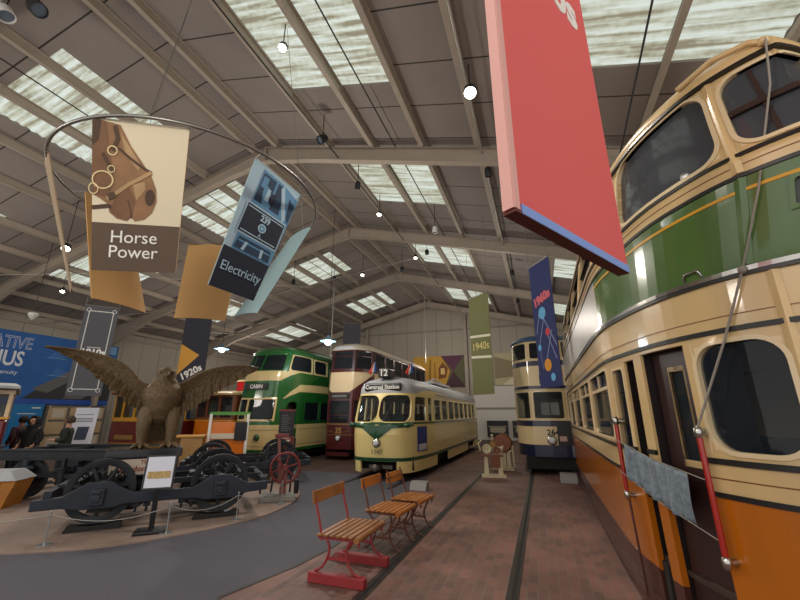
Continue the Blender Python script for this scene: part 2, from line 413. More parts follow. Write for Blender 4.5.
# ---- ground
def brickmat(name, c1, c2, mortar, rot=0):
    m = bpy.data.materials.new(name); m.use_nodes = True; nt = m.node_tree; b = nt.nodes['Principled BSDF']
    tc = nt.nodes.new('ShaderNodeTexCoord'); mp = nt.nodes.new('ShaderNodeMapping'); mp.inputs['Rotation'].default_value = (0, 0, rot); nt.links.new(tc.outputs['Object'], mp.inputs[0])
    br = nt.nodes.new('ShaderNodeTexBrick'); br.inputs['Scale'].default_value = 1; br.inputs['Brick Width'].default_value = .21; br.inputs['Row Height'].default_value = .105
    br.inputs['Mortar Size'].default_value = .006; br.inputs['Color1'].default_value = C(c1); br.inputs['Color2'].default_value = C(c2); br.inputs['Mortar'].default_value = C(mortar)
    nt.links.new(mp.outputs[0], br.inputs[0])
    nz = nt.nodes.new('ShaderNodeTexNoise'); nz.inputs['Scale'].default_value = 1.1; nz.inputs['Detail'].default_value = 7; nt.links.new(tc.outputs['Object'], nz.inputs[0])
    r = nt.nodes.new('ShaderNodeMapRange'); r.inputs[1].default_value = .3; r.inputs[2].default_value = .7; r.inputs[3].default_value = .62; r.inputs[4].default_value = 1.3; nt.links.new(nz.outputs[0], r.inputs[0])
    mx = nt.nodes.new('ShaderNodeVectorMath'); mx.operation = 'SCALE'; nt.links.new(br.outputs[0], mx.inputs[0]); nt.links.new(r.outputs[0], mx.inputs['Scale']); nt.links.new(mx.outputs[0], b.inputs['Base Color'])
    b.inputs['Roughness'].default_value = .62
    bp = nt.nodes.new('ShaderNodeBump'); bp.inputs['Strength'].default_value = .3; bp.inputs['Distance'].default_value = .01; nt.links.new(br.outputs['Fac'], bp.inputs['Height']); bp.invert = True; nt.links.new(bp.outputs[0], b.inputs['Normal'])
    return m
M_asph = mat('asphalt', '#4f4d56', .8, var=.2, scale=55)
M_brick = brickmat('brick_paving', '#7e584c', '#654b43', '#71605a', 1.5708)
M_brick2 = brickmat('brown_paving', '#5a3f35', '#4d3830', '#33291f', 1.5708)
mb = MB(); mb.box(XL, XRT+1, YB, YE, -.2, 0); struct(mb.build('floor', M_asph))
mb = MB(); mb.prism([(-3.0, YB), (-3.0, 3.1), (-3.17, 3.65), (-2.93, 4.6), (-2.85, 5.4), (-2.95, 8), (-3.25, 10.3), (-3.3, YE), (XRT, YE), (XRT, YB)], (0, 0, 0), (1, 0, 0), (0, 1, 0), .004); struct(mb.build('path', M_brick))
mb = MB(); mb.prism([(XL, 12.0), (-3.3, 11.6), (-3.3, YE), (XL, YE)], (0, 0, 0), (1, 0, 0), (0, 1, 0), .004); struct(mb.build('path.001', M_brick2))
mb = MB(); M_dk = mat('dark_edging', '#2c2a2a', .6)
P = [(-3.02, 2.0), (-3.02, 3.1), (-3.19, 3.65), (-2.95, 4.6), (-2.87, 5.4), (-2.97, 8), (-3.27, 10.3)]
for a, b in zip(P[:-1], P[1:]): mb.bar((*a, .004), (*b, .004), .045, .012)
struct(mb.build('kerb', M_dk))
# timber boards beside the rail under the benches
mb = MB()
M_board = mat('old_boards', '#4f3d35', .75, var=.25, scale=3)
for i in range(6):
    x = -2.72+i*.13; mb.box(x, x+.122, 4.9, 7.1, .004, .012)
struct(mb.build('floor_boards', M_board))
# display island
isl = [(-24, 2.4), (-10, 2.6), (-8.2, 3.0), (-6.79, 3.62), (-5.78, 4.22), (-5.14, 5.3), (-4.84, 6.2), (-4.84, 7.0), (-5.1, 7.9), (-5.6, 8.7), (-6.4, 9.6), (-7.6, 10.6), (-9.5, 11.3), (-24, 11.6)]
isl = [isl[0]]+chaikin(isl[1:-1], 2)+[isl[-1]]
mb = MB(); M_isl = mat('island_concrete', '#8d7a6f', .75, var=.22, scale=1.6)
mb.prism(isl, (0, 0, 0), (1, 0, 0), (0, 1, 0), .02); struct(mb.build('ground_display', M_isl))
# rails
M_railst = mat('rail_steel', '#4a4643', .45, .7, var=.2, scale=8); M_groove = mat('rail_groove', '#151413', .8)
for i, x in enumerate((-1.87, -.44, -5.12, -3.68, 1.12, 2.55)):
    mb = MB(); y1 = YE-1; y0 = YB if i < 2 or i > 3 else 9.6
    mb.box(x-.07, x-.015, y0, y1, .001, .009); mb.box(x+.025, x+.055, y0, y1, .001, .009); mb.box(x-.015, x+.025, y0, y1, .001, .006, 1)
    struct(mb.build('floor_rail' if i == 0 else 'floor_rail.%03d' % i, [M_railst, M_groove]))
# ---------------------------------------------------------------- shared tram materials
GL = glass('dark_glass', '#222a34', .5); GLC = glass('clear_glass', '#3a4046', .35); GLK = glass('smoked_glass', '#4c5056', .75, .05)
M_cream = mat('cream_paint', '#d2b37f', .28, coat=.4); M_orange = mat('orange_paint', '#b5640f', .25, coat=.5)
M_green = mat('green_paint', '#4f6d33', .22, coat=.6); M_maroonp = mat('maroon_paint', '#4a2620', .4, coat=.3)
M_black = mat('black_paint', '#1a1817', .4); M_chrome = mat('chrome', '#b9b6b0', .2, 1.); M_yellow = mat('yellow_lining', '#d9a020', .4)
M_under = mat('underframe', '#17140f', .8); M_inter = mat('tram_interior', '#3a2c20', .7); M_seatc = mat('seat_cloth', '#3b3a33', .9)
M_grayp = mat('advert_panel', '#a9a49c', .35, var=.04, scale=3)
def wheels(root, ys, z=.33, r=.33, g=.72, name='wheel'):
    for y in ys:
        for x in (-g, g):
            mb = MB(); mb.lathe([(0, -.05), (.08, -.05), (.09, -.02), (r*.75, -.015), (r*.78, -.05), (r, -.05), (r, .05), (r*.78, .05), (r*.75, .015), (.1, .02), (0, .05)], (x, y, z), (1, 0, 0), 24)
            mb.build(name, M_under, root, smooth=40)
def interior(root, sh, zs, mats=None):
    for nm, z in zs:
        mb = MB(); ss = sh.cuts(-sh.T+1e-3, sh.T-1e-3, []); ring = [sh.P(q, z, -.06) for q in ss]; n = len(ring)
        mb.add(ring+[(x, y, z_+.04) for x, y, z_ in ring], [tuple(reversed(range(n))), tuple(range(n, 2*n))]+[(i, (i+1) % n, n+(i+1) % n, n+i) for i in range(n)])
        mb.build(nm, mats or M_inter, root)
def seats(root, ys, z, xs=(-.55, .55), m=None):
    for y in ys:
        for x in xs:
            mb = MB(); mb.box(x-.4, x+.4, y, y+.42, z+.36, z+.46); mb.box(x-.4, x+.4, y+.38, y+.46, z+.4, z+.95); mb.box(x-.3, x-.26, y+.1, y+.4, z, z+.4); mb.box(x+.26, x+.3, y+.1, y+.4, z, z+.4)
            mb.build('seat', m or M_seatc, root, bevel=.02)

# ---------------------------------------------------------------- big orange, cream and green double decker on the right
T = thing('tramcar', 'huge orange, cream and green double deck tram filling the right side', 'tram', (1.84, 2.95, 0))
half = [(0, 0), (.2, .1), (.42, .26), (.6, .48), (.82, .86), (.97, 1.4), (1.1, 2.05), (1.1, 3.2), (1.1, 9.75), (1.02, 9.88), (0, 9.9)]
def prof(z, y):
    k = 0
    if z > 3.4: k = .10*((z-3.4)/.75)**1.5
    if z < 1.2: k = .03*(1.2-z)
    dy = 0
    if y < 2.5:
        f = (1-y/2.5)
        if z > 2.72: dy = -.22*f*min(1, (z-2.72)/.6)
        if z > 3.45: dy += .25*f*(z-3.45)
    return k, dy
sh = Shell(half, prof)
E_ = sh.T-1e-3
def H(ya, yb, z0, z1): return (-sh.sy(yb), -sh.sy(ya), z0, z1)
low = [H(2.15+1.75*i, 3.68+1.75*i, 1.5, 2.24) for i in range(4)]
leaf = H(1.62, 1.9, 1.3, 2.2); slot = H(1.36, 1.56, .16, 2.26); door = H(.70, 1.22, .16, 2.28)
bigw = (-sh.sy(.62), -sh.sx(.33), 1.5, 2.24)
wsl = (-sh.sx(.24), sh.sx(.3), 1.52, 2.22)
wsr = (sh.sx(.4), sh.sy(.7), 1.5, 2.24)
up = [H(2.15+1.75*i, 3.68+1.75*i, 3.56, 4.2) for i in range(4)]; up0 = H(1.36, 1.95, 3.56, 4.2)
ubig = (-sh.sy(1.24), -sh.sx(.43), 3.55, 4.27); ufront = (-sh.sx(.335), sh.sx(.335), 3.56, 4.24)
mb = MB(); sh.skin(mb, .16, .42, -E_, E_, [slot, door]); mb.build('skirt', M_maroonp, T)
mb = MB(); sh.skin(mb, .42, 1.2, -E_, E_, [slot, door], zc=(.8,)); mb.build('side_panel', M_orange, T, smooth=30)
mb = MB(); sh.skin(mb, 1.2, 2.72, -E_, E_, low+[leaf, slot, door, bigw, wsl, wsr]); mb.build('waist_panel', M_cream, T, smooth=30)
sg = -sh.sy(2.15)
mb = MB(); sh.skin(mb, 2.72, 3.34, -E_, sg, zc=(3.0,)); mb.build('advert_panel', M_grayp, T, smooth=30)
rb0 = (-sh.sx(.17), sh.sx(.4), 3.04, 3.2); rb1 = (-sh.sx(.12), sh.sx(.4), 2.82, 2.97)
mb = MB(); sh.skin(mb, 2.72, 3.34, sg, E_, [rb0, rb1], zc=(2.82, 2.95, 3.1)); mb.build('upper_panel', M_green, T, smooth=35)
mb = MB(); sh.skin(mb, 3.34, 4.34, -E_, E_, up+[up0, ubig, ufront], zc=(3.45, 3.6, 3.75, 3.9, 4.05, 4.2, 4.3)); mb.build('upper_window_band', M_cream, T, smooth=35)
# beading and lines
mb = MB(); sh.bead(mb, 2.725, .032, -E_, E_, .026); mb.build('silver_bead', M_chrome, T)
mb = MB()
for z, h, o in ((2.695, .026, .022), (2.33, .035, .015), (1.425, .04, .014), (1.2, .035, .012), (3.34, .028, .01), (3.5, .03, .014)):
    if z in (1.425, 1.2):
        sh.bead(mb, z, h, -E_, slot[0], o); sh.bead(mb, z, h, slot[1], door[0], o); sh.bead(mb, z, h, door[1], E_, o)
    else: sh.bead(mb, z, h, -E_, E_, o)
mb.build('black_lining', M_black, T)
mb = MB(); sh.bead(mb, 3.24, .022, sg, E_, .006); mb.build('yellow_line', M_yellow, T)
mb = MB(); sh.bead(mb, 1.31, .008, door[1], E_, .004); sh.bead(mb, 3.42, .006, -E_, E_, .004); sh.bead(mb, 2.43, .006, -E_, E_, .004); mb.build('fine_line', mat('brown_lining', '#7a4a22', .5), T)
mb = MB(); sh.bead(mb, .42, .03, -E_, slot[0], .01); sh.bead(mb, .15, .05, -E_, E_, .05); mb.build('step_rail', M_maroonp, T)
# corner cover strips
for (s_, z0, z1, m_) in ((-sh.sx(.385), 2.75, 3.32, M_green), (-sh.sx(.29), 1.22, 2.68, M_cream), (-sh.sx(.385), 3.36, 4.3, M_cream)):
    mb = MB(); N = 10
    for i in range(N):
        za, zb = z0+(z1-z0)*i/N, z0+(z1-z0)*(i+1)/N
        a = [sh.P(s_-.035, za, .004), sh.P(s_, za, .022), sh.P(s_+.035, za, .004)]; b = [sh.P(s_-.035, zb, .004), sh.P(s_, zb, .022), sh.P(s_+.035, zb, .004)]
        mb.add(a+b, [(0, 1, 4, 3), (1, 2, 5, 4)])
    mb.build('cover_strip', m_, T)
# windows: pane under frame
M_frame = mat('cream_window_frame', '#e0c9a0', .3, coat=.3)
for h in low:
    mb = MB(); sh.ring(mb, h, .03, .06, -.045, .012, square_out=True)
    sm = [(h[0]+(h[1]-h[0])*.5-.02, h[0]+(h[1]-h[0])*.5+.02)]
    f = mb.build('window_frame', M_frame, T); mb = MB(); sh.skin(mb, 2.03, 2.07, h[0], h[1], off=-.005, th=.03)
    for a, b in sm: sh.skin(mb, 2.07, h[3], a, b, off=-.005, th=.03)
    mb.build('ventilator_bar', M_frame, f); mb = MB(); sh.pane(mb, h); mb.build('pane', GL, f)
for h in up+[up0]:
    mb = MB(); sh.ring(mb, h, .03, .07, -.045, .012, square_out=True); f = mb.build('window_frame', M_frame, T)
    mb = MB(); sh.pane(mb, h); mb.build('pane', GL, f)
    if h is not up0:
        mb = MB(); sh.skin(mb, 3.86, 3.88, h[0], h[1], off=-.005, th=.03); mb.build('sash_bar', M_black, f)
for h, r in ((bigw, .16), (wsl, .14), (wsr, .16), (ubig, .16), (ufront, .14)):
    mb = MB(); sh.ring(mb, h, .032, r, -.05, .012, square_out=False); sh.ring(mb, (h[0]-.002, h[1]+.002, h[2]-.002, h[3]+.002), .03, r, -.05, .0, square_out=True)
    f = mb.build('window_frame', M_frame, T, smooth=40); mb = MB(); sh.pane(mb, h, -.03, .02); mb.build('pane', GL if h[2] < 3 else GLK, f)
mb = MB(); sh.skin(mb, 3.86, 3.91, ufront[0], ufront[1], off=.0, th=.04); sh.skin(mb, 3.56, 4.22, -.2, -.17, off=-.01, th=.03); mb.build('sash_bar', mat('dark_wood', '#2e1a12', .5), T)
for h in (rb0, rb1):
    mb = MB(); sh.ring(mb, h, .025, .02, -.03, .015, square_out=True); f = mb.build('route_box_frame', M_green, T); mb = MB(); sh.pane(mb, h, -.02); mb.build('pane', GLK, f)
# entrance
mb = MB(); sh.ring(mb, leaf, .02, .05, -.045, .008, square_out=True); f = mb.build('door_leaf', M_frame, T); mb = MB(); sh.pane(mb, leaf, -.03); mb.build('pane', GL, f)
M_doorw = mat('door_maroon', '#33201f', .35); M_doorp = mat('door_lower_panel', '#6d5a3c', .5)
def inner(p0, p1, z0, z1, t=.04): return dict(o=p0)
dA, dB = Vector(sh.P(door[0]+.02, 1, -.13)), Vector(sh.P(door[1]-.02, 1, -.13)); du = (dB-dA); dl = Vector((du.x, du.y, 0)).length; du = Vector((du.x, du.y, 0)).normalized()
dA.z = 0
mb = MB(); mb.prism([(0, .3), (dl, .3), (dl, 2.28), (dl*.72, 2.28), (dl*.72, 1.38), (dl*.38, 1.38), (dl*.38, 2.1), (dl*.72, 2.1), (dl*.72, 2.28), (0, 2.28)], dA, du, (0, 0, 1), .04); f = mb.build('door', M_doorw, T)
mb = MB(); mb.prism([(dl*.38, 1.38), (dl*.72, 1.38), (dl*.72, 2.1), (dl*.38, 2.1)], dA-Vector((0, 0, 0))+Vector((-du.y, du.x, 0))*.0, du, (0, 0, 1), .02); mb.build('pane', GLC, f)
mb = MB()
for a, b, c, d in ((.34, .38, 1.34, 2.14), (.72, .76, 1.34, 2.14), (.34, .76, 1.34, 1.39), (.34, .76, 2.1, 2.14)): mb.prism([(dl*a, c), (dl*b, c), (dl*b, d), (dl*a, d)], dA+Vector((du.y, -du.x, 0))*.01, du, (0, 0, 1), .03)
mb.build('door_window_frame', M_cream, f)
mb = MB(); mb.prism([(dl*.36, .36), (dl*.74, .36), (dl*.74, 1.2), (dl*.36, 1.2)], dA+Vector((du.y, -du.x, 0))*.012, du, (0, 0, 1), .02); mb.build('kick_panel', M_doorp, f)
mb = MB()
for i, z in enumerate((.16, .36)):
    a, b = Vector(sh.P(door[0]-.02, z, -.05-.28*i)), Vector(sh.P(door[1]+.02, z, -.05-.28*i)); mb.bar((a.x+.1, a.y, z), (b.x+.1, b.y, z), .3, .06)
mb.build('entrance_step', M_black, T)
mb = MB()
for h in (slot, door):
    for q in (h[0], h[1]):
        a, b = Vector(sh.P(q, 1, -.02)), Vector(sh.P(q, 1, -.5)); mb.hexa([(*a.xy, .2), (*b.xy, .2), (b.x+.02, b.y+.02, .2), (a.x+.02, a.y+.02, .2), (*a.xy, 2.28), (*b.xy, 2.28), (b.x+.02, b.y+.02, 2.28), (a.x+.02, a.y+.02, 2.28)])
mb.build('door_lining', mat('door_lining', '#1c1413', .5), T)
# red grab poles with chrome ends either side of the door
M_redpole = mat('red_pole', '#a32119', .25, coat=.4)
for s_, z0, z1 in ((leaf[0]+.1, .98, 1.68), (door[1]+.05, .78, 1.62)):
    a, b = Vector(sh.P(s_, z0, .07)), Vector(sh.P(s_, z1, .07)); mb = MB(); mb.cyl(a, b, .02, n=14); p = mb.build('grab_pole', M_redpole, T, smooth=50)
    for z in (z0, z1):
        mb = MB(); e, o = Vector(sh.P(s_, z, .07)), Vector(sh.P(s_, z, -.01)); mb.ell(e, (.032, .032, .05), 14, 8); mb.cyl(e, o, .022, .03); mb.build('chrome_end', M_chrome, p, smooth=50)
    if s_ < door[0]:
        mb = MB(); mb.cyl(sh.P(s_, .12, .05), sh.P(s_, z0, .06), .011, n=8); mb.build('lower_rod', M_maroonp, p)
# chrome foothold on the green dash
q = -sh.sx(.62); mb = MB(); mb.tube([sh.P(q-.07, 2.76, .0), sh.P(q-.065, 2.79, .015), sh.P(q-.05, 2.81, .02), sh.P(q+.05, 2.81, .02), sh.P(q+.065, 2.79, .015), sh.P(q+.07, 2.76, 0)], .009); mb.build('foothold', M_chrome, T, smooth=50)
# roof
mb = MB(); R = []
ss = sh.cuts(-E_, E_, [])
for z, k, dyn in ((4.32, -.03, -.03), (4.35, -.035, -.035), (4.39, -.02, -.02), (4.47, .04, .05), (4.58, .18, .2), (4.68, .42, .5), (4.74, .7, .9), (4.77, .9, 1.4), (4.78, 1.08, 2.2)):
    r = []
    for q_ in ss:
        x, y, _ = sh.P(q_, 4.3); f = 1-k/1.1 if k > 0 else 1-k; yy = 4.95+(y-4.95)*(1-dyn/4.95)
        r.append((x*max(f, .02), yy, z))
    R.append(r)
mb.loft(R); mb.build('roof', M_cream, T, smooth=50)
mb = MB(); sh.bead(mb, 4.31, .03, -E_, E_, .035); mb.build('gutter', M_black, T)
mb = MB(); mb.tube([(-.48, .36, 4.42), (-.3, .16, 4.46), (-.12, .02, 4.42), (-.06, -.03, 4.36)], .024); mb.ell((-.06, -.03, 4.36), (.035, .035, .035)); mb.build('roof_rope_guide', M_cream, T, smooth=50)
interior(T, sh, [('floor_plate', .5), ('upper_deck', 2.6)]); seats(T, [2.4+1.2*i for i in range(6)], .54); seats(T, [1.6+1.2*i for i in range(6)], 2.64)
mb = MB(); mb.box(-.95, .95, 1.4, 9.6, .2, .5); mb.build('underframe', M_under, T); wheels(T, (3.0, 4.8, 7.2, 8.8), .33)
# the trolley rope and the cloth barrier hang on the tram: things of their own
M_rope = mat('grey_rope', '#8d857b', .9); WT = Vector((1.84, 2.95, 0))
mb = MB(); br = Vector(sh.P(-sh.sx(.40), 2.72, .03)); pe = Vector(sh.P(door[1]+.05, 1.62, .09))
mb.tube([Vector((-.06, -.06, 4.36))+WT, Vector((-.13, -.08, 3.95))+WT, Vector((-.33,-.02,3.2))+WT, br+WT], .007, 6)
mb.tube([br+WT, br*.6+pe*.4+WT+Vector((0, 0, -.03)), pe+WT], .0085, 6); mb.ell(br+WT, (.03, .03, .03), 8, 6)
mb.build('trolley_rope', M_rope, T, smooth=60, world=True)
pa, pb = Vector(sh.P(leaf[0]+.1, 1.5, .1))+WT, Vector(sh.P(door[1]+.05, 1.3, .1))+WT
pc, pd = Vector(sh.P(leaf[0]+.1, 1.2, .1))+WT, Vector(sh.P(door[1]+.05, .92, .1))+WT
t = thing('cloth_barrier', 'crumpled blue grey cloth strung on cords across the orange tram doorway', 'barrier', (pc+pd)/2)
def cl(u, v):
    u2 = .12+.72*u; a = pa.lerp(pb, u2); b = pc.lerp(pd, u2); p = b.lerp(a, v); sag = -.03*sin(pi*u2)
    nrm = Vector((-1, -.6, 0)).normalized()
    return p+Vector((0, 0, sag))+nrm*(.016*sin(u*44)+.012*sin(u*19+v*4))*(1.15-v*.4)
M_cloth = mat('blue_grey_cloth', '#77838c', .95, var=.3, scale=30)
mb = MB(); mb.grid(cl, 60, 8); o = mb.build('cloth', M_cloth, t, smooth=70, world=True); md = o.modifiers.new('thick', 'SOLIDIFY'); md.thickness = .004
for a, b in ((pa, pb), (pc, pd)):
    mb = MB(); mb.tube([a, a.lerp(b, .5)+Vector((0, 0, -.03)), b], .004, 6); mb.build('cord', M_rope, t, world=True)
# ---------------------------------------------------------------- cream and green single decker, route 12
M_py = mat('pale_yellow_paint', '#ead690', .28, coat=.5); M_pgr = mat('belt_green', '#174a2c', .3, coat=.4); M_grey = mat('grey_roof_paint', '#a9acb0', .5, var=.1, scale=4)
M_white = mat('white_letters', '#e8e6df', .5); M_dest = mat('blind_black', '#141416', .4); M_lampglass = mat('lamp_glass', '#cfd3d2', .1, spec=.8)
T = thing('tramcar', 'cream and green single deck tram with 12 above its windscreen', 'tram', (-4.4, 10.45, 0))
half = [(0, 0), (.45, .04), (.78, .22), (.95, .6), (1.03, 1.2), (1.1, 2.0), (1.1, 3), (1.1, 11.2), (1.0, 11.9), (0, 12)]
def prof(z, y):
    f = max(0, 1-y/2.0); dy = 0
    if z > 1.45: dy = .42*f*(z-1.45)
    elif z < 1.2: dy = .12*f*(1.2-z)
    return (.05*max(0, z-1.5)+.04*max(0, .9-z)), dy
sh = Shell(half, prof); E_ = sh.T-1e-3
H = lambda ya, yb, z0, z1, sg=1: (sh.sy(ya), sh.sy(yb), z0, z1) if sg > 0 else (-sh.sy(yb), -sh.sy(ya), z0, z1)
frontL = (-sh.sy(.40), -.02, 1.54, 2.28); frontR = (.02, sh.sy(.40), 1.54, 2.28)
side = [H(.56, 1.42, 1.56, 2.24), H(1.62, 2.05, 1.54, 2.24)]+[H(2.3+1.07*i, 3.2+1.07*i, 1.56, 2.2) for i in range(8)]
sideL = [(-h[1], -h[0], h[2], h[3]) for h in side]
mb = MB(); sh.skin(mb, .58, 2.36, -E_, E_, [frontL, frontR]+side+sideL, zc=(.9, 1.2, 1.45, 1.8, 2.0)); mb.build('body_panel', M_py, T, smooth=35)
# apron with a coupler opening and wheel arch openings
coup = (-sh.sx(.55), sh.sx(.55), .2, .5); arch = [H(2.6, 4.3, .2, .5), H(8.3, 10.0, .2, .5)]
mb = MB(); sh.skin(mb, .2, .58, -E_, E_, [coup]+arch+[(-h[1], -h[0], h[2], h[3]) for h in arch]); mb.build('skirt', M_py, T, smooth=35)
mb = MB(); sh.bead(mb, .55, .09, -E_, E_, .014); sh.bead(mb, 1.5, .05, sh.sy(.5), E_, .02); sh.bead(mb, 1.5, .05, -E_, -sh.sy(.5), .02); mb.build('green_belt', M_pgr, T)
v = sh.sy(.55); mb = MB()
sh.patch(mb, [(-v, 1.42, 1.53), (-.45, 1.36, 1.53), (0, 1.04, 1.53), (.45, 1.36, 1.53), (v, 1.42, 1.53)], .009); mb.build('green_chevron', M_pgr, T)
for q in (-sh.sy(.28), sh.sy(.28)):
    p = Vector(sh.P(q, 1.45, .05)); mb = MB(); mb.ell(p, (.13, .1, .07), 14, 8); mb.build('marker_lamp_housing', M_pgr, T, smooth=60)
for h in (frontL, frontR):
    mb = MB(); sh.ring(mb, h, .026, .24, -.04, .016, square_out=False); sh.ring(mb, (h[0]-.001, h[1]+.001, h[2]-.001, h[3]+.001), .02, .24, -.05, .002, square_out=True)
    f = mb.build('windscreen_frame', M_py, T, smooth=40); mb = MB(); sh.pane(mb, h, -.03); mb.build('pane', GLC, f)
for i, h in enumerate(side):
    mb = MB(); sh.ring(mb, h, .03, .06, -.04, .012, square_out=True); f = mb.build('window_frame', M_py, T); mb = MB(); sh.pane(mb, h); mb.build('pane', GLC, f)
    if i != 1:
        mb = MB(); sh.skin(mb, 1.98, 2.0, h[0], h[1], off=-.005, th=.03); mb.build('sash_bar', M_chrome, f)
# grey roof shroud
mb = MB(); R = []; ss = sh.cuts(-E_, E_, [])
for z, k, c in ((2.34, -.01, 0), (2.42, 0, .02), (2.5, .02, .06), (2.6, .08, .14), (2.7, .2, .3), (2.79, .42, .6), (2.85, .7, 1.0), (2.87, 1.02, 1.6)):
    r = []
    for q in ss:
        x, y, _ = sh.P(q, min(z, 2.36)); yy = 6+(y-6)*(1-c/6)
        lift = .10*max(0, 1-y/2.2) if k < .05 else .10*max(0, 1-y/2.2)*(1-k)
        r.append((x*max(.02, 1-k/1.1), yy+(.0), z+lift*(.8 if z > 2.34 else 0)))
    R.append(r)
mb.loft(R); mb.build('roof', M_grey, T, smooth=50)
mb = MB()
a = sh.sy(.45); sh.patch(mb, [(a, 2.3, 2.31), (sh.sy(1.2), 2.3, 2.44), (sh.sy(2.6), 2.3, 2.47), (sh.sy(4.2), 2.3, 2.4), (E_, 2.3, 2.36)], .02); mb.build('cant_panel', M_py, T)
mb = MB(); sh.bead(mb, 2.37, .04, sh.sy(2.6), E_, .04); mb.build('gutter', M_grey, T)
for (x0, x1, y, z0, z1, body, sz, nm) in ((-.19, .19, .5, 2.8, 3.08, '12', .27, 'route_number_box'), (-.58, .58, .4, 2.4, 2.64, 'Centraal Station', .165, 'destination_box')):
    mb = MB(); mb.box(x0, x1, y, y+.5, z0, z1); b = mb.build(nm, M_dest, T, bevel=.05); text(body, (0, y-.004, (z0+z1)/2-.005), (1, 0, 0), (0, 0, 1), sz, M_white, b, bold=.004, world=False)
mb = MB(); mb.lathe([(0, .06), (.04, .06), (.1, .04), (.13, .0), (.13, -.03)], sh.P(0, .98, .0), (0, -1, 0), 24); l = mb.build('headlamp', M_chrome, T, smooth=40)
mb = MB(); mb.ell((0, sh.P(0, .98, .05)[1], .98), (.085, .03, .085), 16, 8); mb.build('lens', M_lampglass, l, smooth=60)
text('1147', sh.P(0, .74, .012), (1, 0, 0), (0, -.08, 1), .17, mat('number_grey', '#8d8468', .4), T, bold=.004, world=False)
mb = MB(); mb.cyl((0, .1, .33), (0, .9, .33), .06); mb.ell((-.05, .08, .33), (.09, .06, .1), 12, 8); mb.box(-.35, .35, .35, .45, .28, .38); mb.build('coupler', mat('coupler_steel', '#6f6a62', .5, .6), T, smooth=40)
mb = MB()
p0 = Vector((1.1, 2.9, 0))
for s_ in (-.3, .2): 
    a, b = Vector(sh.P(s_, 1.6, .03)), Vector(sh.P(s_+.16, 1.95, .03)); mb.tube([a, b], .008, 5)
mb.build('wiper', M_chrome, T)
pq = (sh.sy(.74), sh.sy(1.42)); mb = MB(); sh.skin(mb, .72, 1.4, pq[0], pq[1], off=.02, th=.02); f = mb.build('side_poster', mat('poster_blue', '#233a8a', .5, var=.1, scale=7), T)
mb = MB(); sh.skin(mb, .75, .92, pq[0]+.06, pq[1]-.06, off=.024, th=.004); mb.build('white_caption', mat('poster_white', '#c9cbd6', .6), f)
for i, (x, y, cs) in enumerate(((-.55, .95, ('#c8342c', '#e6e3da', '#3b62b4')), (.55, 1.35, ('#c8342c', '#e6e3da', '#2d50a8')))):
    t2 = thing('flag', ['drooping red, white and blue flag left of the 12 box on the single decker', 'folded red, white and blue flag right of the 12 box on the single decker'][i], 'flag', (-4.4+x, 10.45+y, 2.86), 0, 'flags on the single deck tram')
    mb = MB(); mb.cyl((0, 0, -.0), (.0, 0, .46), .008, n=6); mb.build('flagpole', mat('pole_wood', '#6b5138', .6), t2)
    mb = MB(); 
    for k, c in enumerate(cs):
        def fl(u, v, k=k): 
            z = .45-.3*u; w_ = (.05+.13*u)*(k+v)/3-(.09*u); return (w_*1.5, .03*sin(v*6+k*2+u*5)+.012*k, z-.06*sin(v*3+k))
        mb.grid(fl, 6, 4, k)
    o = mb.build('cloth', [mat('flag'+c, c, .8) for c in cs], t2, smooth=60); md = o.modifiers.new('thick', 'SOLIDIFY'); md.thickness = .004
interior(T, sh, [('floor_plate', .75)]); seats(T, [2.4+1.07*i for i in range(8)], .8, m=mat('seat_green', '#39412f', .8))
mb = MB(); mb.box(-.9, .9, .55, 11.5, .25, .62); mb.build('underframe', M_under, T); wheels(T, (2.75, 4.15, 8.45, 9.85), .33, name='wheel')
# roof gear
mb = MB(); mb.box(-.5, .5, 4.5, 7.5, 2.9, 2.98); mb.tube([(0, 5, 2.95), (0, 6.5, 3.25), (0, 8.5, 3.1)], .03); mb.build('roof_gear', M_grey, T)

# ---------------------------------------------------------------- maroon and cream double decker, number 35
M_mar = mat('deep_maroon', '#4d1418', .3, coat=.5); M_iv = mat('ivory_paint', '#d8bd94', .3, coat=.4); M_roofw = mat('pale_roof', '#b9ad9c', .6, var=.12, scale=3)
M_goldl = mat('gold_letters', '#b08a4a', .4, .3)
T = thing('tramcar', 'maroon and cream double deck tram numbered 35 behind the single decker', 'tram', (-7.8, 14.6, 0))
half = [(0, 0), (.5, .02), (.56, .05), (.86, .5), (1.05, 1.15), (1.05, 2), (1.05, 9.4), (.8, 10.1), (0, 10.2)]
sh = Shell(half, lambda z, y: (.05*max(0, z-3.5), .12*max(0, 1-y/1.2)*max(0, z-2.3)), it=1); E_ = sh.T-1e-3
def win(T, sh, hs, fm, gm, w=.03, r=.04, nm='window_frame', bar=None):
    for h in hs:
        mb = MB(); sh.ring(mb, h, w, r, -.04, .012, square_out=True); f = mb.build(nm, fm, T); mb = MB(); sh.pane(mb, h); mb.build('pane', gm, f)
        if bar:
            z = h[2]+(h[3]-h[2])*bar; mb = MB(); sh.skin(mb, z-.015, z+.015, h[0], h[1], off=-.004, th=.03); mb.build('sash_bar', fm, f)
H = lambda ya, yb, z0, z1: (sh.sy(ya), sh.sy(yb), z0, z1)
f_lo = [(-sh.sx(.44), sh.sx(.44), 1.4, 2.28), (sh.sx(.6), sh.sy(.9), 1.4, 2.28), (-sh.sy(.9), -sh.sx(.6), 1.4, 2.28)]
f_up = [(-sh.sx(.44), sh.sx(.44), 3.6, 4.34), (sh.sx(.6), sh.sy(.95), 3.6, 4.34), (-sh.sy(.95), -sh.sx(.6), 3.6, 4.34)]
s_lo = [H(2.2+1.2*i, 3.25+1.2*i, 1.5, 2.3) for i in range(6)]; s_up = [H(1.35+1.2*i, 2.4+1.2*i, 3.6, 4.34) for i in range(7)]
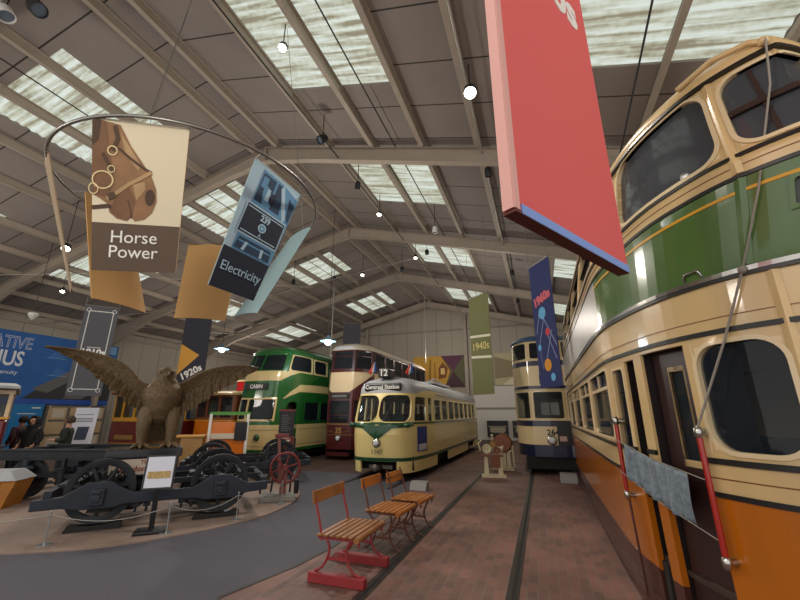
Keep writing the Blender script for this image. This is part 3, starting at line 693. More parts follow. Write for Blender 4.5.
mb = MB(); sh.skin(mb, .4, 1.34, -E_, E_, zc=(.8,)); mb.build('dash_panel', M_mar, T, smooth=30)
mb = MB(); sh.skin(mb, 1.34, 2.62, -E_, E_, f_lo+s_lo); mb.build('lower_window_band', M_mar, T, smooth=30)
mb = MB(); sh.skin(mb, 2.62, 3.48, -E_, E_, zc=(2.8, 3.1)); mb.build('upper_panel', M_iv, T, smooth=30)
mb = MB(); sh.skin(mb, 3.48, 4.42, -E_, E_, f_up+s_up); mb.build('upper_window_band', mat('dark_varnish', '#2c1614', .4), T, smooth=30)
q0 = sh.sx(.5)
for s_ in (1, -1): mb = MB(); sh.patch(mb, [(s_*sh.sx(.42), 2.62, 2.63), (s_*sh.sy(.25), 2.62, 2.9), (s_*sh.sy(.8), 2.62, 3.25), (s_*sh.sy(1.15), 2.62, 3.42)][::s_], .01); mb.build('maroon_corner_sweep', M_mar, T)
mb = MB(); sh.bead(mb, 3.5, .08, -E_, E_, .025); mb.build('maroon_bead', M_mar, T)
mb = MB(); sh.bead(mb, 1.36, .03, -E_, E_, .02); sh.bead(mb, .95, .012, -E_, E_, .006); mb.build('gold_lining', M_goldl, T)
win(T, sh, f_lo, M_mar, GLC, bar=.35); win(T, sh, f_up, M_mar, GLC, bar=.72); win(T, sh, s_lo, M_mar, GL); win(T, sh, s_up, M_mar, GL)
mb = MB(); R = []; ss = sh.cuts(-E_, E_, [])
for z, k, c in ((4.4, -.05, -.05), (4.43, -.06, -.06), (4.52, 0, 0), (4.66, .16, .2), (4.76, .4, .55), (4.82, .8, 1.4), (4.83, .98, 2)):
    R.append([(sh.P(q, 4.4)[0]*max(.02, 1-k/1.05), 5.1+(sh.P(q, 4.4)[1]-5.1)*(1-c/5.1), z) for q in ss])
mb.loft(R); mb.build('roof', M_roofw, T, smooth=45)
mb = MB(); 
for s_ in (.2,): sh.patch(mb, [(-sh.sx(.45), 4.43, 4.55), (sh.sx(.45), 4.43, 4.55)], .05); 
mb.build('roof_front_panel', M_grey, T)
y0 = sh.P(0, 2.45)[1]; mb = MB(); mb.box(-.42, .42, y0-.04, y0+.02, 2.36, 2.56); b = mb.build('destination_box', M_dest, T); 
mb = MB()
for i in range(9): mb.box(-.34+i*.075, -.29+i*.075, y0-.046, y0-.04, 2.42, 2.5)
mb.build('lettering', mat('dull_letters', '#8d8a80', .6), b)
text('35', (0, -.012, 1.1), (1, 0, 0), (0, 0, 1), .3, M_goldl, T, bold=.008, world=False)
mb = MB(); mb.lathe([(0, .05), (.1, .05), (.13, .02), (.13, -.02)], (0, 0, .82), (0, -1, 0), 20); l = mb.build('headlamp', M_chrome, T, smooth=40); mb = MB(); mb.ell((0, -.05, .82), (.09, .03, .09)); mb.build('lens', M_lampglass, l, smooth=60)
mb = MB(); mb.tube([(x, -.02-.0, 1.12-.12*(1-abs(x)/.5)*0-.1*cos(x*3)) for x in [i*.1-.5 for i in range(11)] if abs(x) > .17 and x < 0], .008, 5); mb.tube([(x, -.02, 1.12-.1*cos(x*3)) for x in [.2, .3, .4, .5]], .008, 5); mb.build('gold_scroll', M_goldl, T)
interior(T, sh, [('floor_plate', .75), ('upper_deck', 2.6)]); seats(T, [1.6+1.2*i for i in range(6)], 2.64)
mb = MB(); mb.box(-.9, .9, .6, 9.6, .2, .5); mb.build('underframe', M_under, T); mb = MB(); mb.box(-.5, .5, -.05, .1, .16, .3); mb.build('fender', M_mar, T); wheels(T, (2.8, 7.4), .35)

# ---------------------------------------------------------------- green and cream double decker
M_gr = mat('deep_green', '#1c5a25', .25, coat=.5); M_cr = mat('cream_yellow', '#d2bb84', .3, coat=.4)
T = thing('tramcar', 'green and cream streamlined double deck tram showing CABIN', 'tram', (-10.2, 12.2, 0))
half = [(0, 0), (.55, .04), (.86, .26), (1.02, .7), (1.08, 1.3), (1.08, 2.2), (1.08, 11), (.95, 11.7), (0, 11.9)]
def prof(z, y):
    f = max(0, 1-y/2.2); return (.06*max(0, z-3.4)+.03*max(0, .8-z), f*(.14*max(0, z-1.4)+(.35*max(0, z-3.3))))
sh = Shell(half, prof); E_ = sh.T-1e-3
H = lambda ya, yb, z0, z1: (sh.sy(ya), sh.sy(yb), z0, z1)
v = sh.sx(.84)
f_lo = [(-v, -.30, 1.78, 2.28), (-.22, v*.92, 1.56, 2.28)]; f_lo2 = (-v, -.30, 1.56, 1.72)
door = H(.72, 1.35, .5, 2.2); s_lo = [H(1.9+1.25*i, 3.0+1.25*i, 1.5, 2.2) for i in range(7)]
f_up = [(-v, -.03, 3.4, 4.0), (.03, v, 3.4, 4.0)]; s_up = [H(.62, 2.3, 3.42, 4.02)]+[H(2.5+1.3*i, 3.55+1.3*i, 3.42, 3.98) for i in range(6)]
mb = MB(); sh.skin(mb, .4, 1.36, -E_, E_, [door], zc=(.8,)); mb.build('dash_panel', M_cr, T, smooth=35)
mb = MB(); sh.skin(mb, 1.36, 2.98, -E_, E_, f_lo+[f_lo2, door]+s_lo, zc=(2.5,)); mb.build('green_panel', M_gr, T, smooth=35)
mb = MB(); sh.skin(mb, 2.98, 3.36, -E_, E_, zc=(3.15,)); mb.build('cream_band', M_cr, T, smooth=35)
mb = MB(); sh.skin(mb, 3.36, 4.08, -E_, E_, f_up+s_up, zc=(3.5, 3.7, 3.9)); mb.build('upper_window_band', M_gr, T, smooth=35)
# green and cream sweeps along the side
mb = MB(); sh.patch(mb, [(sh.sy(.3), 2.99, 3.0), (sh.sy(.7), 2.98, 3.2), (sh.sy(1.3), 2.98, 3.36), (E_, 2.98, 3.36)], .01); mb.build('green_sweep', M_gr, T)
mb = MB(); sh.patch(mb, [(sh.sy(.5), 2.3, 2.34), (sh.sy(.8), 2.42, 2.58), (sh.sy(1.4), 2.6, 2.88), (sh.sy(2.4), 2.62, 2.92), (E_, 2.62, 2.92)], .012); mb.build('cream_sweep', M_cr, T)
mb = MB(); sh.bead(mb, .98+.2, .012, -E_, E_, .006); sh.bead(mb, .62, .012, -E_, E_, .006); mb.build('brown_line', mat('brown_lining', '#7a4a22', .5), T)
mb = MB(); sh.bead(mb, .46, .1, -E_, E_, .02); mb.build('green_skirt', M_gr, T)
win(T, sh, f_lo+[f_lo2], M_cr, GLC, .07, .05); win(T, sh, f_up, M_gr, GLC, .03, .06); win(T, sh, s_lo, M_gr, GL, .03, .05); win(T, sh, s_up[:2], M_cr, GLC, .06, .14); win(T, sh, s_up[2:], M_gr, GLC, .03, .05)
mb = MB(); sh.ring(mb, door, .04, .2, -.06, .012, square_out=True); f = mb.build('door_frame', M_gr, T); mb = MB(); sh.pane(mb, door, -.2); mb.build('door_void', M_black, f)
mb = MB(); R = []; ss = sh.cuts(-E_, E_, [])
for z, k, c in ((4.05, -.03, -.04), (4.1, -.03, -.04), (4.2, .02, .04), (4.33, .14, .22), (4.44, .36, .6), (4.5, .7, 1.3), (4.52, 1.03, 2.4)):
    R.append([(sh.P(q, 4.06)[0]*max(.02, 1-k/1.08), 5.95+(sh.P(q, 4.06)[1]-5.95)*(1-c/5.95), z) for q in ss])
mb.loft(R); mb.build('roof', M_gr, T, smooth=45)
y0 = sh.P(0, 2.75)[1]; mb = MB(); mb.box(-.5, .5, y0-.03, y0+.02, 2.63, 2.88); b = mb.build('destination_box', M_dest, T); text('CABIN', (0, y0-.034, 2.755), (1, 0, 0), (0, 0, 1), .2, M_white, b, bold=.006, world=False)
mb = MB(); sh.patch(mb, [(-.75, 2.44, 2.58), (-.4, 2.34, 2.57), (0, 2.33, 2.57), (.4, 2.34, 2.57), (.75, 2.44, 2.58)], .02); mb.build('green_apron', M_gr, T)
for x in (-.62, .35):
    p = sh.P(x, .92, .0); mb = MB(); mb.lathe([(0, .07), (.09, .07), (.12, .03), (.12, -.03)], p, (0, -1, 0), 20); l = mb.build('headlamp', M_gr, T, smooth=40); mb = MB(); mb.ell((p[0], p[1]-.07, p[2]), (.085, .03, .085)); mb.build('lens', mat('dark_lens', '#39403a', .1), l, smooth=60)
mb = MB(); mb.cyl(sh.P(-.1, .5, .02), sh.P(-.1, 1.4, .02), .012, n=6); mb.build('centre_bead', M_chrome, T)
interior(T, sh, [('floor_plate', .75), ('upper_deck', 2.5)]); seats(T, [1.6+1.25*i for i in range(6)], 2.54, m=mat('seat_green', '#39412f', .8))
mb = MB(); mb.box(-.9, .9, .6, 11, .2, .5); mb.build('underframe', M_under, T); wheels(T, (2.8, 4.4, 8, 9.6), .35)
mb = MB(); mb.box(-.5, .5, -.25, .1, .3, .42); mb.build('fender', M_under, T)

# ---------------------------------------------------------------- blue and cream double decker
M_navy = mat('navy_paint', '#1a2342', .3, coat=.4); M_cb = mat('cream_body', '#e2cb9c', .3, coat=.4); M_broof = mat('blue_grey_roof', '#3d5a80', .5, var=.15, scale=3)
T = thing('tramcar', 'blue and cream double deck tram facing the camera behind the orange tram', 'tram', (.22, 13.3, 0))
half = [(0, 0), (.5, .03), (.56, .06), (.84, .35), (1.05, .9), (1.05, 1.6), (1.05, 8.4), (.8, 9), (0, 9.1)]
sh = Shell(half, lambda z, y: (.04*max(0, z-3.4), .1*max(0, 1-y/1.2)*max(0, z-2.3)), it=1); E_ = sh.T-1e-3
H = lambda ya, yb, z0, z1: (sh.sy(ya), sh.sy(yb), z0, z1)
def fr(z0, z1): return [(-sh.sx(.43), sh.sx(.43), z0, z1), (sh.sx(.56), sh.sy(.85), z0, z1), (-sh.sy(.85), -sh.sx(.56), z0, z1)]
fl, fu = fr(1.62, 2.42), fr(3.5, 4.02); sL = [(-sh.sy(2.2+1.2*i), -sh.sy(1.15+1.2*i), 1.62, 2.4) for i in range(5)]; sU = [(-sh.sy(2.2+1.2*i), -sh.sy(1.15+1.2*i), 3.5, 4.0) for i in range(5)]
for nm, z0, z1, m_, hs in (('navy_skirt', .5, .84, M_navy, []), ('dash_panel', .84, 1.38, M_cb, []), ('navy_waist', 1.38, 1.55, M_navy, []), ('lower_window_band', 1.55, 2.48, M_cb, fl+sL), ('navy_band', 2.48, 2.62, M_navy, []), ('upper_panel', 2.62, 3.26, M_cb, []), ('navy_waist_upper', 3.26, 3.42, M_navy, []), ('upper_window_band', 3.42, 4.1, M_cb, fu+sU)):
    mb = MB(); sh.skin(mb, z0, z1, -E_, E_, hs); mb.build(nm, m_, T, smooth=30)
win(T, sh, fl, M_cb, GLC, .05, .06); win(T, sh, fu, M_cb, GLC, .05, .06); win(T, sh, sL+sU, M_cb, GL)
mb = MB(); R = []; ss = sh.cuts(-E_, E_, [])
for z, k, c in ((4.08, -.05, -.06), (4.12, -.06, -.07), (4.2, .02, .02), (4.3, .2, .25), (4.38, .5, .7), (4.41, .98, 1.6)):
    R.append([(sh.P(q, 4.09)[0]*max(.02, 1-k/1.05), 4.5+(sh.P(q, 4.09)[1]-4.5)*(1-c/4.5), z) for q in ss])
mb.loft(R); mb.build('roof', M_broof, T, smooth=45)
mb = MB(); sh.bead(mb, 2.5, .03, -E_, E_, .03); sh.bead(mb, .86, .02, -E_, E_, .01); sh.bead(mb, 1.36, .02, -E_, E_, .01); mb.build('cream_bead', M_cb, T)
text('264', (.05, -.012, 1.2), (1, 0, 0), (0, 0, 1), .24, M_dest, T, bold=.006, world=False)
mb = MB(); mb.lathe([(0, .05), (.1, .05), (.14, .02), (.14, -.02)], (0, .0, .98), (0, -1, 0), 20); l = mb.build('headlamp', M_chrome, T, smooth=40); mb = MB(); mb.ell((0, -.05, .98), (.1, .03, .1)); mb.build('lens', M_lampglass, l, smooth=60)
mb = MB()
for x in (-.23, .06): mb.box(x, x+.25, .35, .36, 1.72, 2.1)
mb.build('notice', mat('paper_white', '#d8d4cb', .7), T)
y0 = sh.P(0, 2.9)[1]; mb = MB(); mb.box(-.2, .2, y0-.03, y0+.02, 2.68, 2.96); mb.build('route_box', M_dest, T)
mb = MB(); mb.box(-.8, .8, .1, 8.6, .12, .5); mb.box(-.75, .75, -.1, .15, .18, .3); mb.build('underframe', M_under, T); wheels(T, (2.4, 6.2), .35); interior(T, sh, [('floor_plate', .75), ('upper_deck', 2.55)])
mb = MB(); mb.prism([(.17, .84), (.62, .84), (.62, 1.55), (.17, 1.55)], (0, -.03, 0), (1, 0, 0), (0, 0, 1), -.04); t = mb.build('black_board', M_dest, T)
mb = MB(); mb.prism([(.22, .96), (.42, .96), (.42, 1.1), (.22, 1.1)], (0, -.034, 0), (1, 0, 0), (0, 0, 1), .006); mb.build('label_card', mat('pink_card', '#c9a59a', .7), t)
for i, (x, y, z1, lab) in enumerate(((-2.97, 9.75, .19, 'grey floor box beside the nose of the single deck tram'), (.5, 12.0, .24, 'grey floor box in front of the blue tram'))):
    t = thing('floor_box', lab, 'box', (x, y, .0)); mb = MB(); mb.hexa([(-.2, -.12, .004), (.22, -.16, .004), (.22, .14, .004), (-.2, .14, .004), (-.2, -.02, z1*.9), (.22, -.05, z1*.9), (.22, .14, z1), (-.2, .14, z1)]); mb.build('body', mat('grey_box', '#8c8b88', .6), t, bevel=.01)
# ---------------------------------------------------------------- horse trams at the back left
M_yel = mat('yellow_paint', '#d29a28', .35, coat=.3); M_redp = mat('signal_red', '#b3141a', .3, coat=.4); M_or2 = mat('bright_orange', '#d9730f', .35, coat=.3); M_varn = mat('varnished_wood', '#7a4526', .4)
M_bluerefl = mat('blue_reflection', '#2c4f8a', .4)
def small_tram(loc, label, mdash, mpost, mroof, seed):
    T = thing('tramcar', label, 'tram', loc)
    half = [(0, 0), (.8, .03), (.98, .1), (1.05, .4), (1.05, 1.2), (1.0, 5.2), (.9, 5.6), (0, 5.7)]
    sh = Shell(half, None, it=1); E_ = sh.T-1e-3; sm = sh.sy(.55)
    fw = [(-.27, .27, 1.62, 2.42), (.36, sh.sx(.9), 1.62, 2.42), (-sh.sx(.9), -.36, 1.62, 2.42)]; sw = [(sh.sy(.8+.95*i), sh.sy(1.65+.95*i), 1.5, 2.3) for i in range(5)]; sw += [(-b, -a, c, d) for a, b, c, d in sw]
    mb = MB(); sh.skin(mb, .6, 1.5, -E_, E_, zc=(1,)); mb.build('dash_panel', mdash, T, smooth=30)
    mb = MB(); sh.skin(mb, 1.5, 2.5, -E_, E_, fw+sw); mb.build('window_band', mpost, T, smooth=30)
    mb = MB(); sh.bead(mb, 1.5, .05, -E_, E_, .03); sh.bead(mb, .68, .03, -E_, E_, .015); mb.build('yellow_line', M_yel, T)
    win(T, sh, fw+sw, mpost, GLC, .03, .05)
    mb = MB(); ss = sh.cuts(-E_, E_, []); mb.loft([[(sh.P(q, 2)[0]*k, 2.85+(sh.P(q, 2)[1]-2.85)*k2, z) for q in ss] for z, k, k2 in ((2.48, 1.06, 1.06), (2.56, 1.08, 1.07), (2.62, 1.0, 1.0), (2.68, .6, .85), (2.7, .05, .6))]); mb.build('roof', mroof, T, smooth=40)
    interior(T, sh, [('floor_plate', .75)]); wheels(T, (1.9, 3.8), .38, name='wheel'); mb = MB(); mb.box(-.8, .8, .5, 5.2, .35, .6); mb.build('underframe', M_under, T)
    mb = MB(); mb.box(-.7, .7, 2.2, 2.26, .8, 2.3); mb.build('bulkhead', M_bluerefl, T)  # its blue colour stands for the reflection in the window glass
    return T, sh
T, sh = small_tram((-15.2, 11.2, 0), 'maroon tram with yellow window posts behind the eagle left wing', M_maroonp if False else mat('crimson_paint', '#6b1a17', .3, coat=.4), M_yel, M_varn, 1)
mb = MB(); mb.box(-.5, .5, -.012, -.002, .82, .98); mb.build('name_board', M_goldl, T)
T, sh = small_tram((-12.5, 12.7, 0), 'orange tram with cream roof and red sign box behind the eagle right wing', M_or2, M_varn, M_cream, 2)
mb = MB(); mb.box(-.1, .95, 1.3, 1.9, 2.72, 3.12); b = mb.build('roof_sign_box', M_redp, T, bevel=.03); mb = MB(); mb.box(-.13, .98, 1.27, 1.93, 3.12, 3.2); mb.build('sign_box_top', M_cream, b)
mb = MB()
for x in (-.9, -.5, -.2): mb.tube([(x, .9, 2.68), (x, .9, 3.2)], .02, 6)
mb.tube([(-.95, .9, 3.2), (-.1, .9, 3.2)], .02, 6); mb.build('roof_railing', M_maroonp, T)
# near left tram cut by the frame edge
T = thing('tramcar', 'maroon and cream horse tram cut off by the left edge', 'tram', (-13.3, 5.5, 0), radians(63))
mb = MB(); mb.box(-.9, .95, 0, 4, .75, 1.62); mb.build('dash_panel', mat('crimson_paint', '#6b1a17'), T, bevel=.05); 
mb = MB(); mb.box(-.92, .97, -.02, 4, 1.62, 1.68); mb.box(-.92, .97, -.02, 4, .8, .83); mb.build('yellow_line', M_yel, T)
for x in (-.85, -.2, .55, .87):
    mb = MB(); mb.box(x, x+.08, -.0, .08, 1.68, 2.3); mb.build('window_post', M_iv, T)
for y in (1.0, 2.0, 3.0):
    mb = MB(); mb.box(.87, .95, y, y+.08, 1.68, 2.3); mb.build('window_post', M_iv, T)
mb = MB(); mb.box(-.92, .97, -.02, 4, 2.24, 2.34); mb.build('cant_rail', M_iv, T)
mb = MB(); mb.loft([[(x*k, 2+(y-2)*k, z) for x, y in ((-1.0, -.5), (-.5, -.75), (.5, -.75), (1.05, -.5), (1.05, 4.3), (-1.0, 4.3))] for z, k in ((2.36, 1), (2.42, 1.0), (2.5, .9), (2.54, .5))]); mb.build('roof', M_grey, T, smooth=40)
mb = MB(); mb.box(-.86, .9, .6, .64, 1.68, 2.25); mb.build('pane', GL, T); mb = MB(); mb.box(-.8, .8, .3, 3.6, .4, .75); mb.build('underframe', M_under, T); wheels(T, (1, 2.8), .38)
mb = MB(); mb.box(-.9, .55, -.3, -.24, 2.56, 2.92); b = mb.build('sign_board', mat('board_green', '#26302a', .5), T); mb = MB()
for i in range(8): mb.box(-.8+i*.16, -.7+i*.16, -.306, -.3, 2.76, 2.84); mb.box(-.8+i*.16, -.72+i*.16, -.306, -.3, 2.64, 2.69)
mb.build('lettering', M_goldl, b)
# ---------------------------------------------------------------- hoop with six hanging banners
HC = Vector((-4.82, 4.04, 5.0)); HR = 1.82
M_hoop = mat('hoop_steel', '#8d8a84', .35, .8)
t = thing('banner_hoop', 'round steel hoop hung from the roof carrying the tall curved banners', 'hoop', HC)
mb = MB(); mb.tube([(HR*cos(2*pi*i/72), HR*sin(2*pi*i/72), 0) for i in range(72)], .022, 8, closed=True); mb.build('ring', M_hoop, t, smooth=60)
for a in (60, 180, 300):
    mb = MB(); p = Vector((HR*cos(radians(a)), HR*sin(radians(a)), 0)); wx = HC.x+p.x*.6; mb.tube([p, (p.x*.6, p.y*.6, zr(wx)-HC.z+.01)], .005, 5); mb.build('hanging_wire', M_hoop, t)
def banner(name, label, c, mats, bulge=0., thick=.014, group='hanging banners', pole=None, polewire=None):
    """c = tl, tr, br, bl (seen from its front)"""
    c = [Vector(p) for p in c]; base = (c[2]+c[3])/2; t = thing(name, label, 'banner', base, 0, group)
    nrm = (c[1]-c[0]).cross(c[3]-c[0]).normalized()*-1.
    nrm = (c[1]-c[0]).cross(c[0]-c[3]).normalized()
    def f(u, v, off=0.): return c[3].lerp(c[2], u).lerp(c[0].lerp(c[1], u), v)+nrm*(bulge*4*u*(1-u)+off)
    mb = MB(); nu = 14 if bulge else 2
    mb.grid(lambda u, v: f(u, v, 0), nu, 6, 0)
    k = len(mb.v); mb.grid(lambda u, v: f(u, v, -thick), nu, 6, 1); 
    n = nu+1; ed = [(j*n, (j+1)*n) for j in range(6)]+[(j*n+nu, (j+1)*n+nu) for j in range(6)]+[(i, i+1) for i in range(nu)]+[(6*n+i, 6*n+i+1) for i in range(nu)]
    for a, b in ed: mb.f.append([a, b, b+k, a+k]); mb.mi.append(1)
    o = mb.build('cloth', mats, t, world=True, smooth=30)
    if 'hoop' in group:
        for p in c[:2]:
            d = (p-HC).xy.normalized(); mb = MB(); mb.tube([p-Vector((0, 0, .02)), Vector((HC.x+d.x*HR, HC.y+d.y*HR, HC.z-.01))], .012, 6); mb.build('hook', M_hoop, t, world=True)
    return t, f, nrm, o
def pr_poly(t, f, polys, name, off=.0045):
    """printed shapes: list of (material, [(u,v)..])"""
    ms = []; mb = MB()
    for i, (m, p) in enumerate(polys):
        if m not in ms: ms.append(m)
        mb.add([f(u, v, off+.0006*i) for u, v in p], [tuple(range(len(p)))], ms.index(m))
    return mb.build(name, ms, t, world=True)
def circ(cx, cy, r, ry=None, n=20): return [(cx+r*cos(2*pi*i/n), cy+(ry or r)*sin(2*pi*i/n)) for i in range(n)]
def strip(pts, w_):
    L, R_ = [], []
    for i, p in enumerate(pts):
        a, b = pts[max(i-1, 0)], pts[min(i+1, len(pts)-1)]; d = Vector((b[0]-a[0], b[1]-a[1])); d.normalize()
        L.append((p[0]-d.y*w_, p[1]+d.x*w_)); R_.append((p[0]+d.y*w_, p[1]-d.x*w_))
    return L+R_[::-1]
def ringp(cx, cy, r0, r1, asp=1., n=24):
    return [(cx+r1*cos(2*pi*i/n), cy+r1*asp*sin(2*pi*i/n)) for i in range(n+1)]+[(cx+r0*cos(2*pi*i/n), cy+r0*asp*sin(2*pi*i/n)) for i in range(n, -1, -1)]
M_b = lambda n, c: mat(n, c, .75, var=.22 if 'horse' in n else 0, scale=5)
b_cream, b_brown, b_tan = M_b('banner_cream', '#d9cdb0'), M_b('banner_brown', '#5a4839'), M_b('banner_tan', '#c69a62')
# Horse Power
hp = [(-4.51, 2.24, 5.0), (-3.62, 2.75, 5.0), (-3.81, 3.05, 3.3), (-4.61, 2.66, 3.3)]
t, f, nrm, o = banner('banner', 'Horse Power banner with a brown bridled horse muzzle', hp, [b_cream, b_tan], .0, group='banners on the steel hoop')
hx = lambda p: [((x-98)/(290-.0*y), (520-y)/470) for x, y in p]
horse, dark, mid, light, strapm, ringm = M_b('horse_brown', '#8b6746'), M_b('horse_dark', '#4a3423'), M_b('horse_mid', '#745236'), M_b('horse_light', '#a98a62'), M_b('strap_brown', '#4e3826'), M_b('ring_cream', '#d8c493')
body = [(98, 52), (180, 66), (215, 130), (258, 188), (280, 215), (300, 262), (304, 300), (292, 335), (268, 358), (238, 366), (224, 352), (212, 366), (178, 360), (154, 342), (150, 318), (125, 302), (98, 288)]
P = [(b_brown, [(0, 0), (.25, 0), (.5, 0), (.75, 0), (1, 0), (1, .31), (.75, .31), (.5, .31), (.25, .31), (0, .31)]), (horse, hx(body)),
     (mid, hx([(98, 52), (140, 60), (150, 140), (165, 230), (150, 300), (98, 288)])), (dark, hx([(98, 52), (125, 57), (118, 120), (98, 140)])), (light, hx([(182, 90), (210, 132), (250, 190), (240, 205), (200, 160)])),
     (mid, hx([(210, 250), (235, 300), (228, 352), (212, 362), (180, 355), (156, 338), (170, 300)])), (light, hx([(225, 250), (262, 240), (268, 262), (240, 300)])),
     (dark, hx([(285-16*cos(a)-3, 288+26*sin(a)) for a in [2*pi*i/18 for i in range(18)]])), (dark, hx(strip([(212, 300), (222, 330), (226, 356)], 2))), (dark, hx(strip([(98, 330), (150, 322), (160, 326)], 6))),
     (strapm, hx(strip([(165, 70), (175, 110), (160, 150)], 7))), (strapm, hx(strip([(178, 140), (215, 170), (262, 200), (282, 208)], 4))), (strapm, hx(strip([(130, 160), (150, 195), (165, 212)], 6))),
     (light, hx(strip([(145, 300), (180, 278), (215, 250), (240, 236), (282, 208)], 6))), (strapm, hx(strip([(150, 296), (172, 285)], 10))),
     (ringm, hx(ringp(132, 243, 29, 34, .85))), (ringm, hx(ringp(160, 150, 12, 16, 1))), (ringm, hx(ringp(158, 208, 9, 12, 1))), (ringm, hx(ringp(104, 272, 13, 16, 1.1)))]
pr_poly(t, f, P, 'printed_horse')
ru = Vector(hp[2])-Vector(hp[3]); uu = Vector(hp[0])-Vector(hp[3])
text('Horse\nPower', f(.48, .17, .009), ru, nrm.cross(ru), .2, M_white, t, bold=.0)
# Electricity
ep = [(-3.24, 3.46, 5.0), (-3.2, 4.44, 5.0), (-3.74, 4.28, 3.3), (-3.78, 3.50, 3.3)]
b_ice, b_sky, b_nvy, b_inkd = M_b('banner_ice', '#a9c9dc'), M_b('banner_sky', '#5f93bb'), M_b('banner_navy', '#20283a'), M_b('banner_ink', '#27405c')
t, f, nrm, o = banner('banner', 'Electricity banner printed with a blue tram front numbered 239', ep, [b_ice, M_b('banner_pale', '#9fc0c6')], .0, group='banners on the steel hoop')
P = [(b_nvy, [(0, 0), (1, 0), (1, .31), (0, .31)]), (b_sky, [(.14, .31), (1, .31), (1, .93), (.6, .97), (.2, .97)]), (b_inkd, [(.2, .72), (.48, .72), (.48, .95), (.22, .95)]), (b_sky, [(.23, .84), (.34, .84), (.34, .93), (.24, .93)]), (b_ice, [(.37, .76), (.45, .76), (.44, .86), (.38, .86)]),
     (b_inkd, [(.52, .72), (.74, .72), (.66, .95), (.52, .95)]), (b_ice, strip([(.62, .95), (.88, .70)], .03)), (b_inkd, [(.9, .74), (.98, .70), (.98, .86), (.82, .9)]), (b_nvy, circ(.52, .80, .07, .05)),
     (b_ice, [(.1, .44), (.99, .44), (.96, .69), (.12, .69)]), (b_nvy, [(.12, .452), (.97, .452), (.945, .678), (.14, .678)]), (b_ice, strip([(.16, .47), (.93, .47)], .004)), (b_ice, strip([(.16, .66), (.92, .66)], .004)),
     (b_inkd, [(.16, .33), (.94, .33), (.9, .42), (.2, .42)]), (b_sky, strip([(.2, .39), (.9, .39)], .006)), (b_ice, [(.3, .33), (.36, .33), (.4, .4), (.34, .4)]), (b_ice, [(.7, .33), (.76, .33), (.74, .4), (.68, .4)]),
     (b_ice, circ(.54, .552, .085, .035)), (b_sky, circ(.54, .552, .06, .026)), (b_ice, circ(.54, .552, .025, .011))]
pr_poly(t, f, P, 'printed_tram')
ru = Vector(ep[2])-Vector(ep[3])
text('239', f(.54, .622, .016), ru, nrm.cross(ru), .12, b_ice, t, bold=.004); text('A', f(.54, .49, .016), ru, nrm.cross(ru), .08, b_ice, t)
text('Electricity', f(.5, .17, .01), ru, nrm.cross(ru), .178, b_ice, t)
# tan and pale backs
banner('banner', 'plain tan banner back hanging below the Horse Power banner', [(-6.22, 3.25, 5.0), (-6.5, 4.15, 5.0), (-5.82, 4.27, 3.3), (-5.76, 3.41, 3.3)], [b_tan, b_tan], .04, group='banners on the steel hoop')
banner('banner', 'plain tan banner back left of the Electricity banner', [(-6.3, 5.22, 5.0), (-5.5, 5.78, 5.0), (-5.04, 5.13, 3.3), (-5.69, 4.67, 3.3)], [b_tan, b_tan], .04, group='banners on the steel hoop')
banner('banner', 'pale blue curved banner seen edge on behind the Electricity banner', [(-4.45, 5.84, 5.0), (-3.62, 5.4, 5.0), (-4.15, 4.85, 3.3), (-4.75, 5.0, 3.3)], [M_b('banner_pale', '#9fc0c6'), M_b('banner_pale', '#9fc0c6')], .05, group='banners on the steel hoop')
banner('banner', 'narrow tan banner seen edge on at the left of the hoop', [(-5.66, 2.46, 5.0), (-5.98, 2.60, 5.0), (-5.80, 3.18, 3.3), (-5.57, 3.05, 3.3)], [M_b('banner_grey_tan', '#9a8468')]*2, 0, group='banners on the steel hoop')
# decade banners
def wires(t, pts):
    for p in pts:
        mb = MB(); mb.tube([p, (p[0], p[1], zr(p[0])+.01)], .006, 5); mb.build('hanging_wire', M_hoop, t, world=True)
def topbar(t, a, b, m=None):
    mb = MB(); a, b = Vector(a), Vector(b); d = (b-a).normalized()*.04; mb.tube([a-d, b+d], .016, 8); mb.build('top_bar', m or M_hoop, t, world=True)
def decade(label, a, b, z0, z1, mats, polys, txt=None, wire=True):
    c = [(*a, z1), (*b, z1), (*b, z0), (*a, z0)]; t, f, nrm, o = banner('banner', label, c, mats, 0, group='decade banners'); 
    if polys: pr_poly(t, f, polys, 'printed_design')
    topbar(t, c[0], c[1])
    if wire: wires(t, [c[0], c[1]])
    if txt: 
        ru = Vector(c[1])-Vector(c[0]); W = ru.length
        s_, v, sz, m, rot, bold = txt; up = Vector((0, 0, 1)); r = ru.normalized(); r2 = r*cos(rot)+up*sin(rot); u2 = up*cos(rot)-r*sin(rot)
        text(s_, f(.5, v, .012), r2, u2, sz*W, m, t, bold=bold)
    return t, f
g2 = M_b('banner_slate', '#55555c'); wl = M_b('print_white', '#d5d4d0')
def frame_uv(a, b, c, d, w_, wv): return [(wl, strip([(a, c), (b, c)], wv)), (wl, strip([(a, d), (b, d)], wv)), (wl, strip([(a, c), (a, d)], w_)), (wl, strip([(b, c), (b, d)], w_))]
cor = [(wl, ringp(x, y, .05, .07, .33)) for x in (.12, .88) for y in (.06, .95)]
decade('grey 1910s banner with a thin white border above the eagle left wing', (-12.63, 7.37), (-12.1, 8.0), 2.25, 4.9, [g2, g2], frame_uv(.14, .86, .07, .94, .015, .005)+cor+[(wl, strip([(.3, .525), (.7, .525)], .004))], ('1910s', .47, .3, M_white, 0, .01))
na = M_b('banner_dark_navy', '#2a2b38'); ye = M_b('print_amber', '#d39a3e')
decade('dark 1920s banner with an amber triangle behind the eagle right wing', (-13.2, 11.37), (-12.16, 11.7), 2.3, 5.5, [na, na], [(ye, [(.0, .66), (.72, .52), (.0, .28)])], ('1920s', .31, .34, M_white, .5, .012))
